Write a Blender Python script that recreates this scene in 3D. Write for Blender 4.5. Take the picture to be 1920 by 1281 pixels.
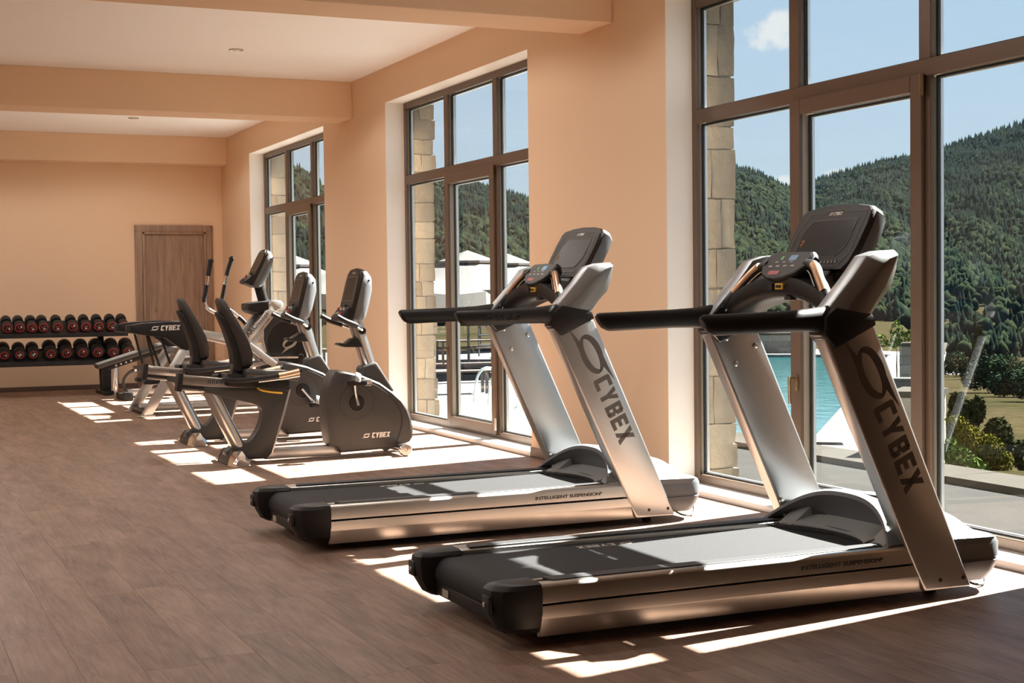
import bpy, bmesh, math, random
import numpy as np
from mathutils import Vector, Matrix, noise

for o in list(bpy.data.objects):
    bpy.data.objects.remove(o)
SC = bpy.context.scene
COL = SC.collection
R = math.radians
PI = math.pi

# ------------------------------------------------------------------ camera, sky, sun, exposure
FPX = 2716.47
YAW, PITCH, ROLL = R(24.12948), R(-1.99456), R(0.68633)
CAM_Z = 1.22
fw = Vector((math.sin(YAW) * math.cos(PITCH), math.cos(YAW) * math.cos(PITCH), math.sin(PITCH)))
rt0 = Vector((math.cos(YAW), -math.sin(YAW), 0))
dn0 = fw.cross(rt0)
rt = math.cos(ROLL) * rt0 + math.sin(ROLL) * dn0
dn = -math.sin(ROLL) * rt0 + math.cos(ROLL) * dn0
cd = bpy.data.cameras.new('camera')
cd.sensor_fit = 'HORIZONTAL'
cd.sensor_width = 36.0
cd.lens = FPX / 1920 * 36.0
cd.clip_start = 0.05
cd.clip_end = 6000
cam = bpy.data.objects.new('camera', cd)
COL.objects.link(cam)
cam.matrix_world = Matrix(((rt.x, -dn.x, -fw.x, 0), (rt.y, -dn.y, -fw.y, 0), (rt.z, -dn.z, -fw.z, CAM_Z), (0, 0, 0, 1)))
SC.camera = cam

vs = SC.view_settings
vs.view_transform = 'Standard'
vs.look = 'None'
vs.gamma = 1.0
vs.use_curve_mapping = False
vs.exposure = 0.0
SC.cycles.use_denoising = True
SC.cycles.max_bounces = 14
SC.cycles.diffuse_bounces = 8
SC.cycles.glossy_bounces = 5
SC.cycles.transparent_max_bounces = 24
SC.cycles.caustics_reflective = False
SC.cycles.caustics_refractive = False

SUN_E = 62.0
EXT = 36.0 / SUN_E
sd = bpy.data.lights.new('sun', 'SUN')
sd.energy = SUN_E
sd.color = (1.0, 0.95, 0.88)
sd.angle = R(0.5)
sun = bpy.data.objects.new('sun', sd)
COL.objects.link(sun)
SUN_DIR = Vector((1.0, 0.186, 1.012)).normalized()
sun.rotation_euler = SUN_DIR.to_track_quat('Z', 'Y').to_euler()
sun.location = SUN_DIR * 40

def build_world():
    w = bpy.data.worlds.new('sky')
    SC.world = w
    w.use_nodes = True
    nt = w.node_tree
    nt.nodes.clear()
    N = nt.nodes.new
    L = nt.links.new
    out = N('ShaderNodeOutputWorld')
    bg = N('ShaderNodeBackground')
    tc = N('ShaderNodeTexCoord')
    sep = N('ShaderNodeSeparateXYZ')
    L(tc.outputs['Generated'], sep.inputs[0])
    ramp = N('ShaderNodeValToRGB')
    ramp.color_ramp.interpolation = 'EASE'
    e = ramp.color_ramp.elements
    e[0].position = 0.0
    e[0].color = (0.60, 0.72, 0.80, 1)
    e[1].position = 0.9
    e[1].color = (0.26, 0.44, 0.72, 1)
    m = ramp.color_ramp.elements.new(0.20)
    m.color = (0.47, 0.63, 0.80, 1)
    L(sep.outputs['Z'], ramp.inputs[0])
    # a few small fair-weather clouds
    nz = N('ShaderNodeTexNoise')
    nz.inputs['Scale'].default_value = 38
    nz.inputs['Detail'].default_value = 7
    nz.inputs['Roughness'].default_value = 0.6
    L(tc.outputs['Generated'], nz.inputs['Vector'])
    total = None
    for az, el, sx, sz in ((34.25, 9.70, 1.35, 0.75), (33.95, 9.45, 1.0, 0.45), (34.75, 10.05, 0.85, 0.75), (35.0, 4.0, 0.9, 0.42), (37.0, 4.35, 1.3, 0.3), (58, 12, 3, 1.2), (5, 15, 3.4, 1.2), (80, 22, 5, 2)):
        a, b = R(az), R(el)
        d = Vector((math.sin(a) * math.cos(b), math.cos(a) * math.cos(b), math.sin(b)))
        u = Vector((math.cos(a), -math.sin(a), 0))
        v = u.cross(d).normalized()
        if v.z < 0:
            v = -v
        parts = []
        for ax, s in ((u, sx), (v, sz)):
            dp = N('ShaderNodeVectorMath')
            dp.operation = 'DOT_PRODUCT'
            L(tc.outputs['Generated'], dp.inputs[0])
            dp.inputs[1].default_value = ax
            sb = N('ShaderNodeMath')
            sb.operation = 'SUBTRACT'
            L(dp.outputs['Value'], sb.inputs[0])
            sb.inputs[1].default_value = d.dot(ax)
            ml = N('ShaderNodeMath')
            ml.operation = 'MULTIPLY'
            L(sb.outputs[0], ml.inputs[0])
            ml.inputs[1].default_value = 1.0 / R(s)
            sq = N('ShaderNodeMath')
            sq.operation = 'MULTIPLY'
            L(ml.outputs[0], sq.inputs[0])
            L(ml.outputs[0], sq.inputs[1])
            parts.append(sq)
        ad = N('ShaderNodeMath')
        ad.operation = 'ADD'
        L(parts[0].outputs[0], ad.inputs[0])
        L(parts[1].outputs[0], ad.inputs[1])
        fwd = N('ShaderNodeVectorMath')
        fwd.operation = 'DOT_PRODUCT'
        L(tc.outputs['Generated'], fwd.inputs[0])
        fwd.inputs[1].default_value = d
        gt = N('ShaderNodeMath')
        gt.operation = 'GREATER_THAN'
        L(fwd.outputs['Value'], gt.inputs[0])
        gt.inputs[1].default_value = 0.5
        iv = N('ShaderNodeMath')
        iv.operation = 'SUBTRACT'
        iv.inputs[0].default_value = 1.0
        L(ad.outputs[0], iv.inputs[1])
        mk_ = N('ShaderNodeMath')
        mk_.operation = 'MULTIPLY'
        L(iv.outputs[0], mk_.inputs[0])
        L(gt.outputs[0], mk_.inputs[1])
        if total is None:
            total = mk_
        else:
            mx = N('ShaderNodeMath')
            mx.operation = 'MAXIMUM'
            L(total.outputs[0], mx.inputs[0])
            L(mk_.outputs[0], mx.inputs[1])
            total = mx
    nsub = N('ShaderNodeMath')
    nsub.operation = 'MULTIPLY_ADD'
    L(nz.outputs['Fac'], nsub.inputs[0])
    nsub.inputs[1].default_value = 2.6
    nsub.inputs[2].default_value = -1.45
    sm = N('ShaderNodeMath')
    sm.operation = 'ADD'
    L(total.outputs[0], sm.inputs[0])
    L(nsub.outputs[0], sm.inputs[1])
    cl = N('ShaderNodeMapRange')
    cl.interpolation_type = 'SMOOTHSTEP'
    cl.inputs['From Min'].default_value = 0.05
    cl.inputs['From Max'].default_value = 0.75
    L(sm.outputs[0], cl.inputs['Value'])
    gate = N('ShaderNodeMath')
    gate.operation = 'MULTIPLY'
    L(cl.outputs[0], gate.inputs[0])
    gm = N('ShaderNodeMapRange')
    gm.inputs['From Min'].default_value = 0.0
    gm.inputs['From Max'].default_value = 0.25
    L(total.outputs[0], gm.inputs['Value'])
    L(gm.outputs[0], gate.inputs[1])
    mix = N('ShaderNodeMix')
    mix.data_type = 'RGBA'
    L(gate.outputs[0], mix.inputs['Factor'])
    L(ramp.outputs[0], mix.inputs['A'])
    mix.inputs['B'].default_value = (0.84, 0.86, 0.86, 1)
    L(mix.outputs['Result'], bg.inputs['Color'])
    bg.inputs['Strength'].default_value = 1.0
    L(bg.outputs[0], out.inputs['Surface'])
build_world()

# ------------------------------------------------------------------ helpers
MATS = {}

def mat(name, color, rough=0.5, metal=0.0, spec=0.5, noise_amt=0.0, noise_scale=8.0, bump=0.0, bump_scale=60.0, coat=0.0, stretch=None, aniso=0.0):
    if name in MATS:
        return MATS[name]
    m = bpy.data.materials.new(name)
    m.use_nodes = True
    nt = m.node_tree
    b = nt.nodes['Principled BSDF']
    c = (color[0], color[1], color[2], 1)
    b.inputs['Base Color'].default_value = c
    b.inputs['Roughness'].default_value = rough
    b.inputs['Metallic'].default_value = metal
    b.inputs['Specular IOR Level'].default_value = spec
    if coat:
        b.inputs['Coat Weight'].default_value = coat
        b.inputs['Coat Roughness'].default_value = 0.1
    if aniso:
        b.inputs['Anisotropic'].default_value = aniso
    tc = nt.nodes.new('ShaderNodeTexCoord')
    mp = nt.nodes.new('ShaderNodeMapping')
    nt.links.new(tc.outputs['Object'], mp.inputs['Vector'])
    if stretch:
        mp.inputs['Scale'].default_value = stretch
    amt = noise_amt if noise_amt else 0.04
    nz = nt.nodes.new('ShaderNodeTexNoise')
    nz.inputs['Scale'].default_value = noise_scale
    nz.inputs['Detail'].default_value = 4
    nt.links.new(mp.outputs[0], nz.inputs['Vector'])
    mx = nt.nodes.new('ShaderNodeMix')
    mx.data_type = 'RGBA'
    mx.inputs['A'].default_value = tuple(max(0, v * (1 - amt)) for v in color) + (1,)
    mx.inputs['B'].default_value = tuple(min(1, v * (1 + amt)) for v in color) + (1,)
    nt.links.new(nz.outputs['Fac'], mx.inputs['Factor'])
    nt.links.new(mx.outputs['Result'], b.inputs['Base Color'])
    if bump:
        n2 = nt.nodes.new('ShaderNodeTexNoise')
        n2.inputs['Scale'].default_value = bump_scale
        n2.inputs['Detail'].default_value = 3
        nt.links.new(mp.outputs[0], n2.inputs['Vector'])
        bp = nt.nodes.new('ShaderNodeBump')
        bp.inputs['Strength'].default_value = bump
        bp.inputs['Distance'].default_value = 0.01
        nt.links.new(n2.outputs['Fac'], bp.inputs['Height'])
        nt.links.new(bp.outputs[0], b.inputs['Normal'])
    MATS[name] = m
    return m

def new_obj(name, me, parent=None, material=None, loc=None, smooth=35):
    if material is not None and len(me.materials) == 0:
        me.materials.append(material)
    if smooth and len(me.polygons):
        me.polygons.foreach_set('use_smooth', [True] * len(me.polygons))
        me.set_sharp_from_angle(angle=R(smooth))
    o = bpy.data.objects.new(name, me)
    COL.objects.link(o)
    if parent is not None:
        o.parent = parent
    if loc is not None:
        o.location = loc
    return o

def fin(name, bm, material, parent=None, bevel=0.0, seg=2, smooth=35, loc=None, recalc=True):
    if recalc:
        bmesh.ops.recalc_face_normals(bm, faces=bm.faces)
    if bevel:
        es = [e for e in bm.edges if len(e.link_faces) == 2 and e.calc_face_angle(0) > R(20)]
        bmesh.ops.bevel(bm, geom=es, offset=bevel, segments=seg, profile=0.5, affect='EDGES', clamp_overlap=True)
    me = bpy.data.meshes.new(name)
    bm.to_mesh(me)
    bm.free()
    return new_obj(name, me, parent, material, loc, smooth)

def add_box(bm, x0, x1, y0, y1, z0, z1):
    vs_ = [bm.verts.new((x, y, z)) for x in (x0, x1) for y in (y0, y1) for z in (z0, z1)]
    for f in ((0, 1, 3, 2), (4, 6, 7, 5), (0, 4, 5, 1), (2, 3, 7, 6), (0, 2, 6, 4), (1, 5, 7, 3)):
        bm.faces.new([vs_[i] for i in f])
    return vs_

def box(name, x0, x1, y0, y1, z0, z1, material, parent=None, bevel=0.0, seg=2):
    bm = bmesh.new()
    add_box(bm, x0, x1, y0, y1, z0, z1)
    return fin(name, bm, material, parent, bevel, seg)

def add_prism(bm, pts, a0, a1, axis='y'):
    """polygon pts extruded from a0 to a1; axis y: pts are (x,z); axis x: (y,z); axis z: (x,y)"""
    def P(p, a):
        if axis == 'y':
            return (p[0], a, p[1])
        if axis == 'x':
            return (a, p[0], p[1])
        return (p[0], p[1], a)
    A = [bm.verts.new(P(p, a0)) for p in pts]
    B = [bm.verts.new(P(p, a1)) for p in pts]
    n = len(pts)
    bm.faces.new(A)
    bm.faces.new(B[::-1])
    for i in range(n):
        j = (i + 1) % n
        bm.faces.new((A[i], B[i], B[j], A[j]))

def prism(name, pts, a0, a1, material, parent=None, axis='y', bevel=0.0, seg=2, smooth=35):
    bm = bmesh.new()
    add_prism(bm, pts, a0, a1, axis)
    return fin(name, bm, material, parent, bevel, seg, smooth)

def catmull(pts, n=6, closed=False):
    out = []
    m = len(pts)
    V = [Vector(p) for p in pts]
    rng = range(m) if closed else range(m - 1)
    for i in rng:
        p0 = V[(i - 1) % m] if closed or i > 0 else V[0]
        p1 = V[i]
        p2 = V[(i + 1) % m]
        p3 = V[(i + 2) % m] if closed or i + 2 < m else V[-1]
        for k in range(n):
            t = k / n
            out.append(0.5 * ((2 * p1) + (p2 - p0) * t + (2 * p0 - 5 * p1 + 4 * p2 - p3) * t * t + (3 * p1 - p0 - 3 * p2 + p3) * t ** 3))
    if not closed:
        out.append(V[-1])
    return out

def add_tube(bm, path, r, seg=12, ry=None, caps=True, up=None):
    """round or oval tube along path; r may be a list; ry: second half-axis (list or number)"""
    P = [Vector(p) for p in path]
    n = len(P)
    rs = r if isinstance(r, (list, tuple)) else [r] * n
    rys = rs if ry is None else (ry if isinstance(ry, (list, tuple)) else [ry] * n)
    rings = []
    prev = None
    for i in range(n):
        if i == 0:
            t = P[1] - P[0]
        elif i == n - 1:
            t = P[-1] - P[-2]
        else:
            t = (P[i + 1] - P[i]).normalized() + (P[i] - P[i - 1]).normalized()
        t.normalize()
        if prev is None:
            ref = Vector(up) if up is not None else (Vector((0, 0, 1)) if abs(t.z) < 0.9 else Vector((0, 1, 0)))
        else:
            ref = prev
        u = (ref - ref.dot(t) * t).normalized()
        prev = u
        v = t.cross(u)
        rings.append([bm.verts.new(P[i] + u * (rs[i] * math.cos(2 * PI * k / seg)) + v * (rys[i] * math.sin(2 * PI * k / seg))) for k in range(seg)])
    for i in range(n - 1):
        for k in range(seg):
            j = (k + 1) % seg
            bm.faces.new((rings[i][k], rings[i][j], rings[i + 1][j], rings[i + 1][k]))
    if caps:
        bm.faces.new(rings[0][::-1])
        bm.faces.new(rings[-1])

def tube(name, path, r, material, parent=None, seg=12, ry=None, up=None, smooth=40):
    bm = bmesh.new()
    add_tube(bm, path, r, seg, ry, True, up)
    return fin(name, bm, material, parent, smooth=smooth)

def add_lathe(bm, prof, origin=(0, 0, 0), axis='z', seg=24):
    """prof: (radius, along)"""
    o = Vector(origin)
    rings = []
    for rr, a in prof:
        ring = []
        for k in range(seg):
            c, s = rr * math.cos(2 * PI * k / seg), rr * math.sin(2 * PI * k / seg)
            p = {'z': (c, s, a), 'y': (c, a, s), 'x': (a, c, s)}[axis]
            ring.append(bm.verts.new(o + Vector(p)))
        rings.append(ring)
    for i in range(len(rings) - 1):
        for k in range(seg):
            j = (k + 1) % seg
            bm.faces.new((rings[i][k], rings[i][j], rings[i + 1][j], rings[i + 1][k]))
    bm.faces.new(rings[0][::-1])
    bm.faces.new(rings[-1])

def lathe(name, prof, material, parent=None, origin=(0, 0, 0), axis='z', seg=24, smooth=35):
    bm = bmesh.new()
    add_lathe(bm, prof, origin, axis, seg)
    return fin(name, bm, material, parent, smooth=smooth)

def add_loft(bm, sections, cap=True, closed=True):
    rings = [[bm.verts.new(p) for p in s] for s in sections]
    n = len(rings[0])
    for i in range(len(rings) - 1):
        for k in range(n if closed else n - 1):
            j = (k + 1) % n
            bm.faces.new((rings[i][k], rings[i][j], rings[i + 1][j], rings[i + 1][k]))
    if cap:
        bm.faces.new(rings[0][::-1])
        bm.faces.new(rings[-1])
    return rings

def empty(name, loc, rz=0.0):
    e = bpy.data.objects.new(name, None)
    e.empty_display_size = 0.1
    COL.objects.link(e)
    e.location = loc
    e.rotation_euler = (0, 0, rz)
    return e

def tag(o, label=None, cat=None, group=None, kind=None):
    if label:
        o['label'] = label
    if cat:
        o['category'] = cat
    if group:
        o['group'] = group
    if kind:
        o['kind'] = kind
    return o

def kids(o):
    return [c for c in bpy.data.objects if c.parent == o]

def copy_tree(o, parent=None):
    c = o.copy()
    COL.objects.link(c)
    if parent is not None:
        c.parent = parent
    for ch in kids(o):
        copy_tree(ch, c)
    return c

# --- lettering: block capitals for the maker's mark and font capitals for the rest
def letter_polys(ch):
    rc = lambda a, b, c, d: [(a, b), (c, b), (c, d), (a, d)]
    return {
        'C': ([[(0.08, 0), (.62, 0), (.62, .22), (.25, .22), (.25, .78), (.62, .78), (.62, 1), (0.08, 1), (0, .92), (0, .08)]], .62),
        'Y': ([[(0, 1), (.25, 1), (.35, .68), (.45, 1), (.7, 1), (.47, .42), (.47, 0), (.23, 0), (.23, .42)]], .70),
        'B': ([rc(0, 0, .23, 1), rc(.2, 0, .54, .2), rc(.2, .41, .54, .6), rc(.2, .8, .54, 1), rc(.40, .06, .63, .45), rc(.40, .55, .63, .94)], .63),
        'E': ([rc(0, 0, .23, 1), rc(.2, 0, .6, .22), rc(.2, .4, .54, .61), rc(.2, .78, .6, 1)], .60),
        'X': ([[(0, 0), (.26, 0), (.7, 1), (.44, 1)], [(.44, 0), (.7, 0), (.26, 1), (0, 1)]], .70),
    }[ch]

def swirl_polys(n=22):
    polys = []
    for s in (1, -1):
        out, inn = [], []
        for k in range(n + 1):
            t = k / n
            a = R(8 + 190 * t)
            out.append((0.80 * math.cos(a), 0.52 * math.sin(a)))
            w = math.sin(PI * min(1.0, t * 0.92 + 0.04)) ** 0.7
            inn.append(((0.80 - 0.34 * w) * math.cos(a), (0.52 - 0.27 * w) * math.sin(a) + 0.0))
        tail = [(1.28, 0.44), (1.02, 0.46), (0.86, 0.36)]
        poly = tail + out[2:] + inn[::-1]
        # second piece: long thin tail over the top right
        polys.append([(s * x, s * y) for x, y in out + inn[::-1]])
        polys.append([(s * x, s * y) for x, y in [(0.30, 0.49), (0.62, 0.50), (1.30, 0.56), (0.9, 0.40), (0.62, 0.30)]])
    return polys

def mark_polys(word='CYBEX', skew=0.18, swirl=True, gap=0.10):
    """list of polygons, cap height 1, starting at x = 0; returns (polys, width)"""
    polys = []
    x = 0.0
    if swirl:
        for p in swirl_polys():
            polys.append([(0.95 + 0.72 * a, 0.5 + 0.78 * b) for a, b in p])
        x = 2.0
    for ch in word:
        ps, w = letter_polys(ch)
        for p in ps:
            polys.append([(x + a + skew * b, b) for a, b in p])
        x += w + gap
    return polys, x

def decal(name, polys, origin, right, up, size, material, parent, thick=0.0012):
    """flat print standing proud of a surface by thick"""
    o, r_, u_ = Vector(origin), Vector(right).normalized(), Vector(up).normalized()
    n_ = r_.cross(u_)
    bm = bmesh.new()
    for p in polys:
        A = [bm.verts.new(o + r_ * (a * size) + u_ * (b * size)) for a, b in p]
        B = [bm.verts.new(o + r_ * (a * size) + u_ * (b * size) + n_ * thick) for a, b in p]
        m = len(p)
        try:
            bm.faces.new(B)
        except ValueError:
            continue
        for i in range(m):
            j = (i + 1) % m
            bm.faces.new((A[i], A[j], B[j], B[i]))
    bm.normal_update()
    bmesh.ops.triangulate(bm, faces=[f for f in bm.faces if len(f.verts) > 4], ngon_method='EAR_CLIP')
    return fin(name, bm, material, parent, smooth=0)

def text_obj(name, body, origin, right, up, size, material, parent, xs=1.0, offset=0.0, thick=0.0006):
    cu = bpy.data.curves.new(name, 'FONT')
    cu.body = body
    cu.size = 1.0
    cu.offset = offset
    cu.extrude = thick / size
    cu.resolution_u = 3
    tmp = bpy.data.objects.new(name, cu)
    COL.objects.link(tmp)
    bpy.context.view_layer.update()
    dg = bpy.context.evaluated_depsgraph_get()
    me = bpy.data.meshes.new_from_object(tmp.evaluated_get(dg))
    bpy.data.objects.remove(tmp)
    bpy.data.curves.remove(cu)
    r_, u_ = Vector(right).normalized(), Vector(up).normalized()
    n_ = r_.cross(u_)
    M = Matrix(((r_.x * size * xs, u_.x * size, n_.x * size, origin[0]), (r_.y * size * xs, u_.y * size, n_.y * size, origin[1]), (r_.z * size * xs, u_.z * size, n_.z * size, origin[2]), (0, 0, 0, 1)))
    me.transform(M)
    me.materials.clear()
    return new_obj(name, me, parent, material, smooth=0)

# ------------------------------------------------------------------ materials
WALL = mat('peach_plaster', (0.775, 0.560, 0.378), 0.85, noise_amt=0.02, noise_scale=1.5, bump=0.02, bump_scale=240)
CEIL = mat('ceiling_plaster', (0.92, 0.91, 0.89), 0.9, noise_amt=0.015)
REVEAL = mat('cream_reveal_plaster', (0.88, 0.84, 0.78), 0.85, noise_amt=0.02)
MARBLE = mat('white_marble', (0.78, 0.74, 0.69), 0.25, noise_amt=0.06, noise_scale=5)
BRONZE = mat('bronze_window_paint', (0.13, 0.085, 0.058), 0.38, 0.25, noise_amt=0.05)
EDGE_LIT = mat('terrace_lit_window_edge', (0.36, 0.32, 0.25), 0.45, 0.2)  # paler than the bronze to stand for light thrown back by the terrace
GASKET = mat('black_gasket', (0.012, 0.012, 0.013), 0.6)
SPACER = mat('aluminium_spacer', (0.75, 0.77, 0.78), 0.3, 0.6)
BRASS = mat('brass_handle', (0.24, 0.165, 0.085), 0.35, 0.9)
BASEB = mat('brown_baseboard', (0.115, 0.070, 0.052), 0.45, noise_amt=0.2, stretch=(2, 2, 12))
ALU = mat('brushed_aluminium', (0.52, 0.49, 0.45), 0.33, 0.9, noise_amt=0.04, noise_scale=30, stretch=(1, 8, 8))
SILVER = mat('silver_paint', (0.50, 0.495, 0.485), 0.30, 0.85, noise_amt=0.02)
CHROME = mat('chrome', (0.78, 0.77, 0.75), 0.10, 1.0)
STEEL = mat('satin_steel', (0.60, 0.58, 0.55), 0.22, 0.95)
ARMP = mat('grey_metallic_paint', (0.25, 0.255, 0.26), 0.36, 0.75, noise_amt=0.03, bump=0.015, bump_scale=500)
BLACKP = mat('black_plastic', (0.018, 0.017, 0.017), 0.42, spec=0.22, noise_amt=0.1, bump=0.02, bump_scale=500)
BLACKR = mat('black_rubber', (0.017, 0.016, 0.016), 0.48, spec=0.28, bump=0.03, bump_scale=400)
GREYP = mat('grey_plastic', (0.115, 0.122, 0.130), 0.36, spec=0.4, noise_amt=0.05, bump=0.02, bump_scale=500)
LGREYP = mat('light_grey_plastic', (0.33, 0.34, 0.335), 0.45, noise_amt=0.05)
DGREYP = mat('charcoal_plastic', (0.048, 0.046, 0.044), 0.42, spec=0.3, noise_amt=0.05, bump=0.02, bump_scale=500)
BELT = mat('treadmill_belt', (0.024, 0.024, 0.025), 0.65, spec=0.2, noise_amt=0.5, noise_scale=260, bump=0.25, bump_scale=330)
GRIP = mat('ribbed_black_grip', (0.016, 0.016, 0.018), 0.55)
SCREEN = mat('dark_screen', (0.014, 0.011, 0.009), 0.28, spec=0.2)
BEZEL = mat('console_face', (0.024, 0.018, 0.014), 0.45, spec=0.2)
PRINTW = mat('white_print', (0.80, 0.78, 0.74), 0.5)
PRINTL = mat('light_print', (0.42, 0.38, 0.32), 0.5)
PRINTD = mat('dark_print', (0.085, 0.080, 0.075), 0.45)
PRINTK = mat('black_print', (0.02, 0.02, 0.02), 0.5)
RED = mat('red_print', (0.42, 0.035, 0.03), 0.45)
ORANGE = mat('orange_print', (0.75, 0.30, 0.06), 0.5)
YELLOW = mat('yellow_lever', (0.75, 0.46, 0.04), 0.4)
GREEN = mat('green_print', (0.12, 0.45, 0.10), 0.5)
BLUEP = mat('blue_print', (0.20, 0.40, 0.62), 0.5)
COPPER = mat('copper_pulse_plate', (0.62, 0.40, 0.26), 0.30, 0.9)
DARK_WALL = mat('unseen_dark_wall', (0.045, 0.030, 0.022), 0.5, noise_amt=0.2, stretch=(6, 6, 0.6))
LEATHER = mat('black_upholstery', (0.028, 0.024, 0.021), 0.50, bump=0.08, bump_scale=180)

def stone_mat(name, c0, c1, bump=0.6, scale=9.0):
    m = bpy.data.materials.new(name)
    m.use_nodes = True
    nt = m.node_tree
    b = nt.nodes['Principled BSDF']
    b.inputs['Roughness'].default_value = 0.9
    b.inputs['Specular IOR Level'].default_value = 0.2
    oi = nt.nodes.new('ShaderNodeObjectInfo')
    tc = nt.nodes.new('ShaderNodeTexCoord')
    ad = nt.nodes.new('ShaderNodeVectorMath')
    ad.operation = 'ADD'
    nt.links.new(tc.outputs['Object'], ad.inputs[0])
    sc_ = nt.nodes.new('ShaderNodeVectorMath')
    sc_.operation = 'SCALE'
    sc_.inputs[0].default_value = (13.0, 7.0, 5.0)
    nt.links.new(oi.outputs['Random'], sc_.inputs['Scale'])
    nt.links.new(sc_.outputs[0], ad.inputs[1])
    nz = nt.nodes.new('ShaderNodeTexNoise')
    nz.inputs['Scale'].default_value = scale
    nz.inputs['Detail'].default_value = 8
    nz.inputs['Roughness'].default_value = 0.65
    nt.links.new(ad.outputs[0], nz.inputs['Vector'])
    mx = nt.nodes.new('ShaderNodeMix')
    mx.data_type = 'RGBA'
    mx.inputs['A'].default_value = c0 + (1,)
    mx.inputs['B'].default_value = c1 + (1,)
    nt.links.new(nz.outputs['Fac'], mx.inputs['Factor'])
    hs = nt.nodes.new('ShaderNodeHueSaturation')
    mr = nt.nodes.new('ShaderNodeMapRange')
    mr.inputs['To Min'].default_value = 0.72
    mr.inputs['To Max'].default_value = 1.22
    nt.links.new(oi.outputs['Random'], mr.inputs['Value'])
    nt.links.new(mr.outputs[0], hs.inputs['Value'])
    nt.links.new(mx.outputs['Result'], hs.inputs['Color'])
    nt.links.new(hs.outputs[0], b.inputs['Base Color'])
    bp = nt.nodes.new('ShaderNodeBump')
    bp.inputs['Strength'].default_value = bump
    bp.inputs['Distance'].default_value = 0.03
    nt.links.new(nz.outputs['Fac'], bp.inputs['Height'])
    nt.links.new(bp.outputs[0], b.inputs['Normal'])
    MATS[name] = m
    return m

STONE = stone_mat('limestone_block', (0.20, 0.175, 0.138), (0.38, 0.345, 0.285))
GSTONE = stone_mat('grey_fieldstone', (0.11, 0.107, 0.098), (0.24, 0.23, 0.21), scale=6)
MORTAR = mat('mortar', (0.27, 0.24, 0.20), 0.95, noise_amt=0.2, noise_scale=20, bump=0.3)

def glass_mat():
    m = bpy.data.materials.new('window_glass')
    m.use_nodes = True
    nt = m.node_tree
    nt.nodes.clear()
    out = nt.nodes.new('ShaderNodeOutputMaterial')
    tr = nt.nodes.new('ShaderNodeBsdfTransparent')
    tr.inputs[0].default_value = (0.96, 0.98, 0.98, 1)
    gl = nt.nodes.new('ShaderNodeBsdfGlossy')
    gl.inputs['Roughness'].default_value = 0.01
    gl.inputs['Color'].default_value = (0.95, 0.98, 1.0, 1)
    fr = nt.nodes.new('ShaderNodeFresnel')
    fr.inputs['IOR'].default_value = 1.38
    nzc = nt.nodes.new('ShaderNodeTexCoord')
    nz = nt.nodes.new('ShaderNodeTexNoise')
    nz.inputs['Scale'].default_value = 0.7
    nt.links.new(nzc.outputs['Object'], nz.inputs['Vector'])
    bp = nt.nodes.new('ShaderNodeBump')
    bp.inputs['Strength'].default_value = 0.01
    nt.links.new(nz.outputs['Fac'], bp.inputs['Height'])
    nt.links.new(bp.outputs[0], gl.inputs['Normal'])
    mx = nt.nodes.new('ShaderNodeMixShader')
    geo = nt.nodes.new('ShaderNodeNewGeometry')
    inv = nt.nodes.new('ShaderNodeMath')
    inv.operation = 'SUBTRACT'
    inv.inputs[0].default_value = 1.0
    nt.links.new(geo.outputs['Backfacing'], inv.inputs[1])
    ff = nt.nodes.new('ShaderNodeMath')
    ff.operation = 'MULTIPLY'
    nt.links.new(fr.outputs[0], ff.inputs[0])
    nt.links.new(inv.outputs[0], ff.inputs[1])
    nt.links.new(ff.outputs[0], mx.inputs[0])
    nt.links.new(tr.outputs[0], mx.inputs[1])
    nt.links.new(gl.outputs[0], mx.inputs[2])
    nt.links.new(mx.outputs[0], out.inputs['Surface'])
    return m
GLASS = glass_mat()

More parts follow.
